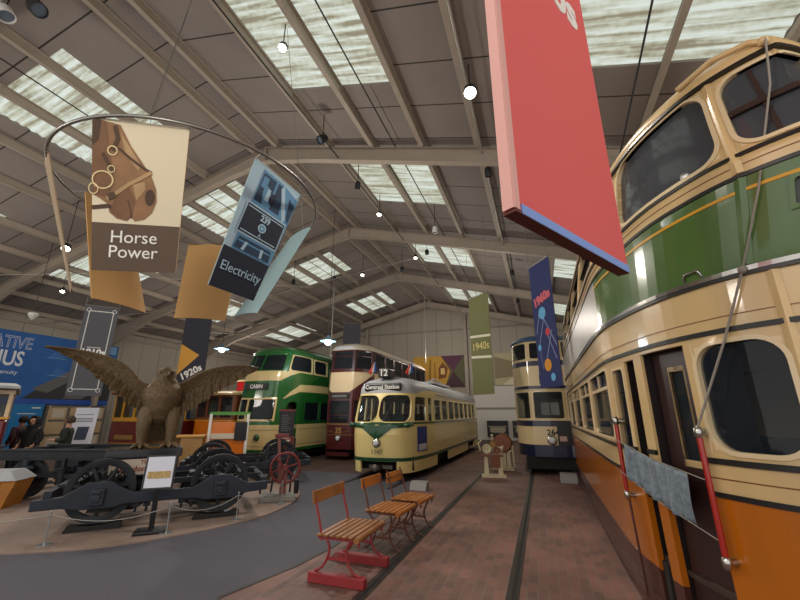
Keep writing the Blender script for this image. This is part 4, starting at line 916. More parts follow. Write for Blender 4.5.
decade('small dark grey banner above the maroon tram roof', (-9.2, 17.3), (-8.42, 17.72), 4.86, 6.25, [M_b('banner_charcoal', '#3a3a41')]*2, None)
ol = M_b('banner_olive', '#75764c'); cr = M_b('print_cream', '#e3dfc8')
decade('olive 1940s banner hanging over the end of the single decker', (-2.12, 13.45), (-1.36, 12.8), 2.36, 5.75, [ol, ol], [(cr, strip([(0, .585), (1, .56)], .012)), (cr, strip([(0, .375), (1, .35)], .012))], ('1940s', .468, .36, M_b('print_yellow', '#ead98c'), .0, .0))
dk = M_b('banner_indigo', '#2c3468'); lb = M_b('print_sky', '#6ab4e0'); rd = M_b('print_red', '#d2424c'); og = M_b('print_orange', '#e09a35'); ln = M_b('print_line', '#8a93b8')
decade('indigo 1960s banner with coloured spots beside the orange tram', (.03, 10.62), (.52, 9.85), 2.38, 5.62, [dk, dk],
       [(ln, strip(p, .01)) for p in ([(.3, .58), (.1, .42)], [(.35, .6), (.95, .3)], [(.2, .34), (.6, .6)], [(.55, .42), (.9, .2)], [(.45, .2), (.8, .42)], [(.2, .3), (.25, .14)])]+[(lb, circ(.45, .575, .17, .05)), (rd, circ(.62, .415, .1, .03)), (lb, circ(.18, .31, .08, .026)), (og, circ(.48, .165, .16, .048)), (lb, circ(.66, .07, .1, .03))], ('1960s', .69, .34, M_b('print_pink','#e0707a'), .22, .02))
# the big red banner
ra, rb = Vector((-.022, 1.37, 2.5)), Vector((.52, 2.28, 2.5)); d = (rb-ra).normalized(); n_ = Vector((d.y, -d.x, 0)); z1 = 5.9; th = .05
b_red, b_pink, b_dkr = M_b('banner_red', '#d65a58'), M_b('banner_pale_edge', '#d8a39a'), M_b('banner_dark_red', '#5a2a22')
t = thing('banner', 'huge red 1970s banner hanging at top centre near the camera', 'banner', (ra+rb)/2, 0, 'decade banners')
up = Vector((0, 0, 1))
mb = MB(); mb.hexa([ra, rb, rb-n_*th, ra-n_*th, ra+up*(z1-2.5), rb+up*(z1-2.5), rb-n_*th+up*(z1-2.5), ra-n_*th+up*(z1-2.5)]); mb.build('cloth', b_red, t, world=True)
mb = MB(); q = ra-d*.006; mb.hexa([q-n_*th*.0, q+d*.036, q+d*.036+n_*.004, q+n_*.004, q+up*3.4, q+d*.05+up*3.4, q+d*.05+up*3.4+n_*.004, q+n_*.004+up*3.4]); mb.hexa([q-n_*th, q-d*.004-n_*th, q-d*.004, q, q-n_*th+up*3.4, q-d*.004-n_*th+up*3.4, q-d*.004+up*3.4, q+up*3.4]); mb.build('pale_edge', b_pink, t, world=True)
mb = MB(); mb.hexa([ra-up*.012+d*.04+n_*.006, rb-up*.012+n_*.006, rb-up*.012+n_*.002, ra-up*.012+d*.04, ra+up*.03+d*.04+n_*.006, rb+up*.03+n_*.006, rb+up*.03+n_*.002, ra+up*.03+d*.04]); mb.build('blue_hem', M_b('print_blue', '#7d9ad6'), t, world=True)
mb = MB(); mb.hexa([ra-up*.014-n_*th*1.1, rb-up*.014-n_*th*1.1, rb-up*.014+n_*.003, ra-up*.014+n_*.003, ra-up*.001-n_*th*1.1, rb-up*.001-n_*th*1.1, rb-up*.001+n_*.003, ra-up*.001+n_*.003]); mb.build('bottom_batten', b_dkr, t, world=True)
text('1970s', ra.lerp(rb, .47)+up*1.72+n_*.002, d, up, .36, M_white, t, bold=.012)
# ---------------------------------------------------------------- murals
mu = mat('mural_blue', '#1f5fa8', .6, var=.15, scale=1.2); mud = M_b('mural_dark', '#1c2b4a'); mul = M_b('mural_light', '#7fb0dc'); mug = M_b('mural_grey', '#6b6a69'); mudg = M_b('mural_dark_grey', '#3a3a3c'); muw = M_b('mural_white', '#e6ebf0')
t = thing('mural', 'large blue CREATIVE GENIUS mural high on the left wall', 'mural', (-22.9, 11, 2.2))
mb = MB(); mb.box(-22.98, -22.92, 6.6, 15.6, 2.45, 5.5); mb.build('panel', mu, t, world=True)
def wy(y, z, o=0): return (-22.915+o, y, z)
mb = MB(); ms = [mud, mul, mug, mudg, muw]
def wp(m, pts, o): mb.add([wy(y, z, o) for y, z in pts], [tuple(range(len(pts)))], m)
wp(3, [(11.6, 2.46), (15.58, 2.46), (15.58, 3.4), (15.0, 4.2), (14.2, 4.6), (13.6, 4.1), (12.9, 3.5)], .002)
wp(2, [(11.9, 2.9), (12.9, 3.55), (13.7, 4.15), (14.1, 4.05), (13.5, 3.4), (12.6, 2.75)], .004); wp(2, [(13.3, 2.5), (13.8, 3.0), (14.4, 3.2), (14.7, 2.9), (14.2, 2.5)], .005); wp(2, [(14.5, 3.5), (15.0, 4.1), (15.5, 3.9), (15.5, 3.5)], .006)
wp(1, [(13.6, 5.1), (15.5, 5.0), (15.5, 5.45), (14.0, 5.45)], .003)
for (y, z, w_) in ((12.6, 4.6, .9), (12.8, 3.75, .8), (13.9, 4.75, .7)):
    for i in range(5): wp(1, [(y-.3*w_+.12*i, z-.15), (y-.28*w_+.12*i, z-.15), (y+.02+.12*i, z+.25-.05*i), (y+.12*i, z+.25-.05*i)], .004+.0004*i)
    wp(1, [(y-.4, z-.17), (y+.5, z-.17), (y+.5, z-.15), (y-.4, z-.15)], .007)
mb.build('printed_hands', ms, t, world=True)
text('CREATIVE', wy(11.5, 4.95, .004), (0, 1, 0), (0, 0, 1), .78, muw, t, align='RIGHT', outline=.012, squash=.72)
text('GENIUS', wy(11.3, 4.2, .004), (0, 1, 0), (0, 0, 1), .95, muw, t, align='RIGHT', bold=.02, squash=.72)
text('industry and ingenuity', wy(11.2, 3.6, .004), (0, 1, 0), (0, 0, 1), .26, muw, t, align='RIGHT')
for lab, x0, x1, z0, z1, polys in (('amber and plum mural panel high on the back wall', -9.2, -5.14, 3.7, 6.05, [('#c9993f', [(0, 0), (.62, 0), (.72, .5), (.55, 1), (0, 1)]), ('#5a3346', [(.55, 1), (.78, .5), (1, 1)]), ('#5c5a3f', [(1, 0), (1, 1), (.78, .5)]), ('#7a4a2a', [(.5, .25), (.64, .3), (.68, .6), (.58, .8), (.5, .6)]), ('#4a3036', [(.62, 0), (1, 0), (.78, .5)]), ('#e0bf78', [(.54, .4), (.62, .4), (.62, .6), (.54, .6)]), ('#8f6626', [(.3, .0), (.34, .0), (.36, .9), (.33, .9)]), ('#8f6626', [(.42, .0), (.45, .0), (.44, .8), (.42, .8)])]),
                               ('sepia street scene mural panel on the back wall', -2.95, 1.6, 3.75, 6.05, [('#b9ab8a', [(0, 0), (1, 0), (1, 1), (0, 1)]), ('#8d7f62', [(0, .2), (.5, .3), (.55, .55), (0, .9)]), ('#d6ccb0', [(.1, 0), (.7, 0), (.5, .3), (.3, .28)]), ('#75684e', [(.3, .3), (.42, .32), (.42, .5), (.3, .5)]), ('#9d9070', [(.6, .3), (1, .2), (1, .8), (.65, .6)])])):
    t = thing('mural', lab, 'mural', ((x0+x1)/2, YE-.1, z0), 0); mb = MB(); mb.box(x0, x1, YE-.14, YE-.004, z0, z1); mb.build('panel', M_b('mural_base', '#6d5a40'), t, world=True)
    mb = MB(); ms = []
    for i, (c_, p) in enumerate(polys):
        m_ = M_b('mural'+c_, c_); 
        if m_ not in ms: ms.append(m_)
        mb.add([(x0+(x1-x0)*u, YE-.142-.001*i, z0+(z1-z0)*v) for u, v in p], [tuple(range(len(p)))], ms.index(m_))
    mb.build('printed_scene', ms, t, world=True)
for i, (x0, x1, lab) in enumerate(((-3.75, -2.3, 'dark framed picture of a cream tram low on the back wall'), (-2.0, -.4, 'dark framed picture partly behind the blue tram'))):
    t = thing('framed_picture', lab, 'picture', ((x0+x1)/2, YE-.1, .2)); mb = MB(); mb.box(x0, x1, YE-.2, YE-.09, .2, 1.3); mb.build('frame', mat('picture_dark', '#25282c', .5), t, world=True)
    mb = MB(); mb.box(x0+.2, x1-.2, YE-.21, YE-.2, .55, .85); mb.box(x0+.1, x1-.1, YE-.212, YE-.2, .88, .94); mb.box(x0+.25, x1-.3, YE-.212, YE-.2, .5, .56); mb.build('picture_print', mat('picture_tram', '#a39a86', .6), t, world=True)
mb = MB(); mb.box(-4.6, 2, YE-.06, YE-.02, .0, 3.7); o = mb.build('wall_panel_white', mat('white_wall_panel', '#d2cdc5', .7)); struct(o)
# ---------------------------------------------------------------- tram truck, plinth, eagle
M_iron = mat('dark_iron', '#23262b', .55, .3, var=.25, scale=6); M_ironb = mat('blue_black_iron', '#262c38', .5, .2, var=.2, scale=5); M_wood = mat('oak_wood', '#a8814c', .5, var=.2, scale=6)
def frame_side(y, t_):
    mb = MB(); P = [(-1.66, .36), (-1.66, .51), (-1.32, .53), (-1.15, .63), (-1.02, .71), (-.72, .71), (-.6, .63), (-.42, .53), (.42, .53), (.6, .63), (.72, .71), (1.02, .71), (1.15, .63), (1.32, .55), (1.66, .56), (1.66, .42), (1.3, .39), (1.1, .33), (.64, .33), (.5, .37), (-.5, .37), (-.64, .33), (-1.1, .33), (-1.3, .37)]
    mb.prism(P, (0, y+t_/2, 0), (1, 0, 0), (0, 0, 1), t_); return mb
def truck(loc, rz, label):
    T = thing('tram_truck', label, 'tram truck', loc, rz, 'tram trucks')
    for y in (-.2, 1.62): frame_side(y, .09).build('side_frame', M_ironb, T, bevel=.012)
    for x in (-.87, .87):
        for y in (.0, 1.43):
            mb = MB(); mb.lathe([(.37, -.05), (.40, -.06), (.47, -.06), (.47, .05), (.40, .05), (.37, .03), (.37, -.05)], (x, y, .56), (0, 1, 0), 40); mb.lathe([(.0, -.08), (.1, -.08), (.14, -.04), (.14, .06), (0, .06)], (x, y, .56), (0, 1, 0), 20)
            for k in range(7):
                a = 2*pi*k/7+.2; mb.bar((x+.1*cos(a), y, .56+.1*sin(a)), (x+.39*cos(a), y, .56+.39*sin(a)), .04, .1, (0, 1, 0))
            mb.build('wheel', M_iron, T, smooth=40)
        mb = MB(); mb.cyl((x, -.15, .56), (x, 1.58, .56), .06, n=12); mb.build('axle', M_iron, T, smooth=50)
        for y in (-.27, 1.69):
            mb = MB(); mb.box(x-.10, x+.10, y-.03, y+.03, .38, .62); mb.box(x-.06, x+.06, y-.05, y+.05, .54, .6); mb.cyl((x, y-.05, .48), (x, y+.05, .48), .06); mb.build('axle_box', M_ironb, T, bevel=.015)
        for s_ in (-.35, .35): mb = MB(); mb.bar((x+s_, .0, .66), (x+s_, 1.43, .66), .1, .1); mb.build('cross_beam', M_iron, T)
        mb = MB(); mb.lathe([(.0, -.35), (.2, -.35), (.24, -.3), (.24, .3), (.2, .35), (0, .35)], (x*.55, .72, .40), (0, 1, 0), 20); mb.box(x*.55-.12, x*.55+.12, .5, .95, .6, .69); mb.build('motor', M_iron, T, smooth=40)
        for y in (.14, 1.3):
            mb = MB(); pts = [(x-.34+.68*i/60+.0, y+.045*cos(i*.9), .78+.045*sin(i*.9)) for i in range(61)]; mb.tube(pts, .012, 5); mb.build('spring', M_iron, T, smooth=60)
    for x in (-1.5, 1.6):
        mb = MB(); mb.bar((x, -.16, .53), (x, 1.58, .53), .1, .16); mb.build('end_beam', M_ironb, T)
    for y in (.3, 1.15):
        mb = MB(); mb.bar((-1.5, y, .6), (1.6, y, .6), .06, .08); mb.build('brake_rod', M_iron, T)
    for x in (-.35, -.2, .3, .45): mb = MB(); mb.box(x-.05, x+.05, -.18, -.1, .3, .42); mb.cyl((x, -.14, .22), (x, -.14, .32), .02, n=8); mb.build('brake_gear', M_iron, T)
    return T
TR = (-6.18, 5.43, .02); TZ = radians(46.2)
T1 = truck(TR, TZ, 'black four wheel tram truck under the eagle plinth, nearest the path')
for x, y, lab in ((-.87, 0, 'left'), (.87, 0, 'right')):
    wx, wy_ = TR[0]+x*cos(TZ), TR[1]+x*sin(TZ)
    t = thing('wheel_chock', 'black rail chock under the %s front wheel of the near truck' % lab, 'chock', (wx, wy_, .02), TZ, 'wheel chocks'); mb = MB(); mb.prism([(-.38, 0), (.36, 0), (.36, .1), (.1, .07), (-.1, .07), (-.33, .1)], (0, .08, 0), (1, 0, 0), (0, 0, 1), .16); mb.build('block', M_black, t)
    wx, wy_ = TR[0]+x*cos(TZ)-1.43*sin(TZ), TR[1]+x*sin(TZ)+1.43*cos(TZ)
    t = thing('wheel_chock', 'black rail chock under the %s rear wheel of the near truck' % lab, 'chock', (wx, wy_, .02), TZ, 'wheel chocks'); mb = MB(); mb.prism([(-.38, 0), (.36, 0), (.36, .1), (.1, .07), (-.1, .07), (-.33, .1)], (0, .08, 0), (1, 0, 0), (0, 0, 1), .16); mb.build('block', M_black, t)
T2 = copy_tree(T1); T2.location = (-7.5, 9.0, -.0); T2.rotation_euler = (0, 0, radians(40)); T2['label'] = 'dark tram truck with springs behind the eagle, in front of the green tram'; ROOT[T2.name] = (Vector(T2.location), radians(40))
# girder truck at the left
T = thing('girder_truck', 'long dark girder frame on wheels at the left behind the truck', 'tram truck', (-9.3, 6.3, .02), radians(20))
for y in (0, 1.5):
    mb = MB(); mb.box(-2.3, .7, y-.04, y+.04, .78, .98); mb.box(-2.3, .7, y-.09, y+.09, .96, .99); mb.box(-2.3, .7, y-.09, y+.09, .77, .8); mb.build('girder', M_iron, T)
for x in (-2.2, -1.2, -.2, .6):
    mb = MB(); mb.box(x-.05, x+.05, .05, 1.46, .8, .95); mb.build('cross_beam', M_iron, T)
for x in (-1.4, .3):
    for y in (.08, 1.42):
        mb = MB(); mb.lathe([(.05, -.05), (.1, -.05), (.3, -.02), (.32, -.06), (.4, -.06), (.4, .05), (.32, .05), (.3, .02), (.1, .06), (.05, .06)], (x, y, .4), (0, 1, 0), 28); mb.build('wheel', M_iron, T, smooth=40)
        mb = MB(); mb.box(x-.14, x+.14, y-.2, y-.06, .3, .62); mb.box(x-.09, x+.09, y-.26, y-.02, .38, .5); mb.box(x-.2, x+.2, y-.18, y-.08, .6, .66); mb.cyl((x, y-.13, .62), (x, y-.13, .8), .07, n=12); mb.build('axle_box', M_ironb, T)
    mb = MB(); mb.cyl((x, 0, .4), (x, 1.5, .4), .06); mb.build('axle', M_iron, T)
for x in (-.55, .55):
    mb = MB(); mb.cyl((x, -.1, .3), (x, -.1, .6), .09); mb.cyl((x, -.1, .6), (x, -.1, .64), .14); mb.cyl((x, -.1, .64), (x, -.1, .8), .05); mb.build('buffer_spring', M_iron, T, smooth=40)
mb = MB(); mb.bar((-1.6, -.12, .5), (.6, -.12, .42), .05, .07); mb.bar((-.2, -.16, .62), (.62, -.16, .62), .04, .05); mb.build('brake_rod', M_iron, T)
# timber case with red edged black panel at the frame edge
t = thing('display_case', 'wooden case with a red edged black panel at the lower left edge', 'case', (-10.0, 4.95, .02), radians(35)); mb = MB(); mb.hexa([(-.7, 0, 0), (.25, 0, 0), (.25, .6, 0), (-.7, .6, 0), (-.7, -.0, .5), (.4, 0, .5), (.4, .6, .5), (-.7, .6, .5)]); mb.build('body', mat('amber_wood', '#a5681f', .5, var=.15), t)
mb = MB(); mb.hexa([(-.66, -.02, .06), (.05, -.02, .06), (.05, -.001, .06), (-.66, -.001, .06), (-.66, -.02, .46), (.16, -.02, .46), (.16, -.001, .46), (-.66, -.001, .46)]); f = mb.build('red_frame', mat('frame_red', '#a8203a', .4), t)
mb = MB(); mb.hexa([(-.6, -.03, .11), (-.02, -.03, .11), (-.02, -.02, .11), (-.6, -.02, .11), (-.6, -.03, .41), (.07, -.03, .41), (.07, -.02, .41), (-.6, -.02, .41)]); mb.build('black_panel', M_dest, f)
mb = MB(); mb.hexa([(-.75, -.05, .5), (.42, -.05, .5), (.42, .62, .5), (-.75, .62, .5), (-.6, .1, .66), (.2, .1, .66), (.2, .6, .66), (-.6, .6, .66)]); mb.build('grey_top', M_grey, t)
# plinth
PL = Vector((-6.9, 5.60, .0)); RZ = radians(50.9)
t = thing('plinth', 'black plinth with a cream sign standing on the tram truck', 'plinth', (PL.x, PL.y, .72), RZ)
mb = MB(); mb.box(-.56, .50, -.36, .36, 0, .3); mb.build('box', mat('plinth_black', '#1b1d22', .45), t); mb = MB(); mb.box(-.6, .54, -.40, .40, .3, .44); mb.build('slab', mat('slab_black', '#20242c', .3, coat=.3), t, bevel=.015)
mb = MB(); mb.box(-.52, .46, -.375, -.36, .03, .28); b = mb.build('sign_plate', mat('sign_cream', '#cfc2b2', .6), t)
M_rl = mat('sign_red', '#8e2f22', .6); text('THE', (.0, -.378, .225), (1, 0, 0), (0, 0, 1), .085, M_rl, b, bold=.002, world=False); text('London Tram', (-.02, -.378, .12), (1, 0, 0), (0, 0, 1), .125, M_rl, b, bold=.002, world=False)
# eagle
M_eag = mat('weathered_bronze_eagle', '#655238', .55, .15, var=.45, scale=22, bump=1.)
EG = Vector((PL.x, PL.y, 1.16)); EG += Vector((cos(RZ), sin(RZ), 0))*.09
t = thing('eagle_statue', 'large weathered bronze eagle statue with spread wings on the black plinth', 'statue', EG, RZ)
def ringe(z, cx, cy, rx, ry, n=28, ph=0): return [(cx+rx*cos(2*pi*k/n), cy+ry*sin(2*pi*k/n), z+.0) for k in range(n)]
def feathered(prof_, n=36):
    R = []; 
    zs = [p[0] for p in prof_]; z = zs[0]; i = 0
    rows = 44
    for r in range(rows+1):
        z = zs[0]+(zs[-1]-zs[0])*r/rows
        j = 0
        while j < len(prof_)-2 and prof_[j+1][0] < z: j += 1
        a, b = prof_[j], prof_[j+1]; u = (z-a[0])/(b[0]-a[0]); u = max(0, min(1, u)); u = u*u*(3-2*u)*.5+u*.5
        v = [a[k]+(b[k]-a[k])*u for k in range(5)]
        amp = .035 if z < 1.2 else .02
        R.append([(v[1]+v[3]*cos(2*pi*k/n)*(1+amp*sin(k*2.3+r*1.57)), v[2]+v[4]*sin(2*pi*k/n)*(1+amp*sin(k*2.3+r*1.57)), z) for k in range(n)])
    return R
body = [(.38, 0, .08, .1, .1), (.5, 0, .05, .24, .2), (.7, 0, .02, .29, .26), (.9, 0, 0, .345, .28), (1.04, 0, .0, .35, .25), (1.14, 0, -.02, .24, .2), (1.26, 0, -.06, .17, .18), (1.36, 0, -.08, .165, .18), (1.43, 0, -.08, .13, .15), (1.47, 0, -.07, .05, .06)]
mb = MB(); mb.loft(feathered(body))
for s_ in (-1, 1):
    # thighs and shanks
    R = []
    for z, cx, cy, r in ((.72, .17, .0, .16), (.55, .2, -.03, .155), (.4, .22, -.05, .13), (.28, .225, -.06, .105), (.16, .22, -.06, .085), (.06, .22, -.06, .075), (.02, .22, -.06, .08)):
        R.append([(s_*(cx+(.02 if s_ > 0 else 0))+r*cos(2*pi*k/14)*(1+.05*sin(k*3+z*40)), cy+r*sin(2*pi*k/14)*(1+.05*sin(k*3+z*40)), z) for k in range(14)])
    mb.loft(R)
    for a in (-35, 0, 35, 180):
        d = Vector((sin(radians(a)), -cos(radians(a)), 0)); c = Vector((s_*.22, -.06, .03)); L = .2 if a != 180 else .13
        mb.tube([c, c+d*L*.6+Vector((0, 0, .02)), c+d*L, c+d*(L+.05)+Vector((0, 0, -.025))], [.045, .04, .03, .006], 8)
# brow, beak, eyes
for s_ in (-1, 1):
    mb.tube([(s_*.13, -.16, 1.385), (s_*.09, -.225, 1.375), (s_*.04, -.25, 1.355)], [.02, .03, .02], 8)
mb.tube([(0, -.2, 1.335), (0, -.27, 1.33), (0, -.325, 1.30), (0, -.335, 1.25), (0, -.325, 1.225)], [.06, .05, .038, .02, .004], 10)
mb.tube([(0, -.2, 1.295), (0, -.27, 1.285), (0, -.29, 1.27)], [.045, .03, .01], 8)
mb.grid(lambda u, v: ((u-.5)*(.25+.25*v), .2+.28*v, .62-.52*v+.03*cos((u-.5)*3)), 8, 6); mb.grid(lambda u, v: ((u-.5)*(.25+.25*v), .24+.28*v, .60-.52*v), 8, 6)
mb.build('body', M_eag, t, smooth=50)
mb = MB()
for s_ in (-1, 1): mb.ell((s_*.088, -.222, 1.345), (.022, .018, .022), 10, 6)
for s_ in (-1, 1):
    m2 = MB(); m2.ell((s_*.088, -.222, 1.345), (.022, .018, .022), 10, 6); m2.build('eye', mat('eye_dark', '#17130e', .2), t, smooth=60)
def poly_at(P, u):
    n = len(P)-1; k = min(int(u*n), n-1); f_ = u*n-k; p = [P[max(0, min(n, k+j))] for j in (-1, 0, 1, 2)]
    return tuple(.5*(2*p[1][i]+(p[2][i]-p[0][i])*f_+(2*p[0][i]-5*p[1][i]+4*p[2][i]-p[3][i])*f_**2+(3*p[1][i]-p[0][i]-3*p[2][i]+p[3][i])*f_**3) for i in range(3))
WL = dict(lead=[(-.16, .0, 1.04), (-.38, .03, 1.12), (-.6, .05, 1.36), (-.84, .06, 1.53), (-1.15, .06, 1.63), (-1.5, .04, 1.69), (-1.88, -.02, 1.71)],
          trail=[(-.22, .02, .62), (-.42, .0, .70), (-.68, -.02, .92), (-.98, -.03, 1.16), (-1.28, -.04, 1.4), (-1.6, -.05, 1.59), (-1.86, -.04, 1.70)])
WR = dict(lead=[(.18, .0, 1.06), (.36, .03, 1.18), (.62, .05, 1.38), (.92, .06, 1.50), (1.18, .06, 1.56), (1.42, .04, 1.58), (1.7, -.02, 1.55)],
          trail=[(.22, .02, .58), (.44, .0, .64), (.68, -.02, .82), (.92, -.03, 1.02), (1.18, -.04, 1.18), (1.44, -.05, 1.36), (1.67, -.04, 1.49)])
for W, nm in ((WL, 'wing'), (WR, 'wing')):
    def ws(u, v, off=0.):
        a, b = poly_at(W['lead'], u), poly_at(W['trail'], u); c = .10*sin(pi*min(1, v))*(1-.5*u)
        return (a[0]+(b[0]-a[0])*v, a[1]+(b[1]-a[1])*v+c-off, a[2]+(b[2]-a[2])*v)
    mb = MB()
    mb.grid(lambda u, v: ws(u, v*.9, -.02), 24, 8)                                   # back skin
    mb.tube([ws(u/20, .03, .0) for u in range(21)], [.085-.06*u/20 for u in range(21)], 10)   # arm along the leading edge
    NF = 20
    for k in range(NF):                                                              # flight feathers
        u0 = .03+.95*k/NF; wd = .95/NF*1.35
        def fe(a, b, u0=u0, wd=wd, k=k):
            tip = 1-.75*max(0, b-.8)/.2*abs(a-.5)*1.4; uu = min(1., max(0, u0+wd*((a-.5)*tip+.5)+.02*b)); return ws(uu, .12+.93*b+(.04*sin(k*2.1))*b, .012+.02*(a)+.022*(k % 2)-.014*((a-.5)*2)**2)
        mb.grid(fe, 4, 10)
    for row, (v0, v1, n2, o) in enumerate(((.02, .58, 16, .05), (.0, .38, 14, .075), (-.02, .22, 12, .095))):
        for k in range(n2):
            u0 = .02+.92*k/n2; wd = .92/n2*1.3
            def fe(a, b, u0=u0, wd=wd, k=k):
                tip = 1-.8*max(0, b-.7)/.3*abs(a-.5)*1.5; return ws(min(1., max(0, u0+wd*((a-.5)*tip+.5))), v0+(v1-v0)*b+.03*sin(k*1.7)*b, o*(1-.55*u0)+.014*a)
            mb.grid(fe, 3, 6)
    o = mb.build(nm, M_eag, t, smooth=50)
# ---------------------------------------------------------------- signs, posts and ropes on the island
t = thing('sign_stand', 'black stand with a white text panel in front of the tram truck', 'sign', (-5.80, 4.98, .02), radians(42))
mb = MB(); mb.box(-.21, .21, -.16, .16, 0, .045); mb.build('base', M_dest, t, bevel=.01); mb = MB(); mb.bar((0, .05, .03), (0, .0, .62), .07, .04, (0, 1, 0)); mb.build('post', M_dest, t)
mb = MB(); mb.prism([(-.215, 0), (.215, 0), (.215, .5), (-.215, .5)], (0, -.05, .6), (1, 0, 0), (0, .18, 1), -.03); f = mb.build('frame', M_dest, t, bevel=.006)
mb = MB(); mb.prism([(-.185, .03), (.185, .03), (.185, .47), (-.185, .47)], (0, -.053, .6), (1, 0, 0), (0, .18, 1), .003); mb.build('white_panel', mat('panel_white', '#d9dcea', .5), f)
mb = MB(); mb.prism([(-.16, .16), (.16, .16), (.16, .26), (-.16, .26)], (0, -.057, .6), (1, 0, 0), (0, .18, 1), .003); mb.build('photo_strip', mat('strip_sepia', '#b59a62', .6, var=.4, scale=40), f)
posts = [(-6.62, 4.05), (-5.52, 5.02), (-5.10, 6.02), (-5.12, 7.3)]; M_post = mat('clear_post', '#b8bcbc', .15, .6)
for i, (x, y) in enumerate(posts):
    t = thing('barrier_post', ['short clear barrier post at the left of the sign stand', 'short clear barrier post beside the black sign stand', 'short clear barrier post below the right truck wheel', 'short clear barrier post beside the red hand wheel'][i], 'post', (x, y, .02), 0, 'barrier posts')
    mb = MB(); mb.cyl((0, 0, 0), (0, 0, .012), .09, n=20); mb.build('foot', M_post, t); mb = MB(); mb.cyl((0, 0, .012), (0, 0, .42), .011, n=8); mb.ell((0, 0, .42), (.016, .016, .016), 8, 6); mb.build('rod', M_post, t)
mb = MB(); rp = [(-9.2, 3.5), ]+posts+[(-5.9, 8.9)]; pts = []
for (a, b), (c, d_) in zip(rp[:-1], rp[1:]):
    for k in range(8): u = k/8; pts.append((a+(c-a)*u, b+(d_-b)*u, .40-.14*4*u*(1-u)))
pts.append((*rp[-1], .4)); mb.tube(pts, .006, 5); tag(mb.build('barrier_rope', mat('cord_grey', '#a2a09c', .7), smooth=60), 'thin sagging grey cord strung between the clear posts', 'rope')
# ---------------------------------------------------------------- brake stand with red hand wheel
M_rw = mat('oxide_red', '#7a2a26', .45, var=.15, scale=8); M_pk = mat('faded_pink_red', '#8a5550', .5)
t = thing('brake_stand', 'red spoked hand wheel on a stand with a grey base plate', 'machine', (-5.42, 7.66, .02), radians(35))
mb = MB(); mb.box(-.4, .32, -.3, .3, 0, .09); mb.build('base_plate', mat('grey_plate', '#96948f', .5), t, bevel=.01)
mb = MB(); mb.box(-.02, .12, .0, .1, .09, .55); mb.build('pedestal', M_pk, t)
mb = MB(); mb.bar((-.03, .12, .3), (-.12, .12, 1.32), .06, .05); mb.build('upright', M_pk, t)
wc = Vector((.07, -.08, .62)); mb = MB(); mb.tube([wc+Vector((.3*cos(2*pi*i/32), 0, .3*sin(2*pi*i/32))) for i in range(32)], .026, 8, closed=True)
for k in range(6): a = 2*pi*k/6+.3; mb.tube([wc, wc+Vector((.3*cos(a), 0, .3*sin(a)))], .018, 6)
mb.cyl(wc+Vector((0, -.04, 0)), wc+Vector((0, .14, 0)), .05); mb.build('hand_wheel', M_rw, t, smooth=50)
mb = MB(); mb.box(-.2, .1, .05, .25, 1.22, 1.3); mb.build('top_box', M_rw, t, bevel=.01)
mb = MB()
for x in (-.42, -.2): mb.bar((x, .2, .09), (x+.1, .3, 1.1), .04, .04)
for z in (.3, .5, .7, .9): mb.bar((-.4+.08*z, .22+.08*z, z), (-.18+.08*z, .22+.08*z, z), .03, .03)
mb.build('ladder_frame', M_iron, t); mb = MB(); mb.bar((.2, .25, .09), (.24, .25, 1.2), .04, .04); mb.build('rear_leg', M_iron, t)
mb = MB(); mb.cyl((.33, .05, .09), (.33, .05, .35), .05); mb.build('pedal', M_iron, t); mb = MB(); mb.bar((-.12, .1, .62), (.1, .1, .66), .04, .04); mb.build('lever', M_rw, t)
# ---------------------------------------------------------------- information pillar
t = thing('information_pillar', 'tall maroon and black information pillar with a white diamond badge', 'sign', (-7.95, 11.3, .0), radians(32))
mb = MB(); mb.box(-.27, .27, -.04, .04, .0, 1.06); mb.build('lower_panel', mat('pillar_maroon', '#6a2a28', .5), t); mb = MB(); mb.box(-.24, .24, -.04, .04, 1.06, 1.84); mb.build('upper_panel', M_dest, t); mb = MB(); mb.box(-.27, .27, -.05, .03, 1.84, 1.9); mb.build('top_cap', mat('pillar_maroon', '#6a2a28'), t)
mb = MB(); mb.prism([(-.2, .98), (0, .78), (.2, .98), (.12, .99), (0, 1.14), (-.12, .99)], (0, -.041, 0), (1, 0, 0), (0, 0, 1), .006); mb.build('diamond_badge', mat('badge_pale', '#d9c7ba', .6), t); mb = MB(); mb.box(-.22, .22, -.05, -.047, .95, .99); mb.build('badge_bar', mat('badge_red', '#7d2a24', .6), t)
mb = MB()
for k in range(9): mb.box(-.17, .02+.03*(k*7 % 5), -.043, -.041, 1.7-k*.06, 1.715-k*.06)
mb.build('text_lines', mat('text_grey', '#6d6d70', .6), t)
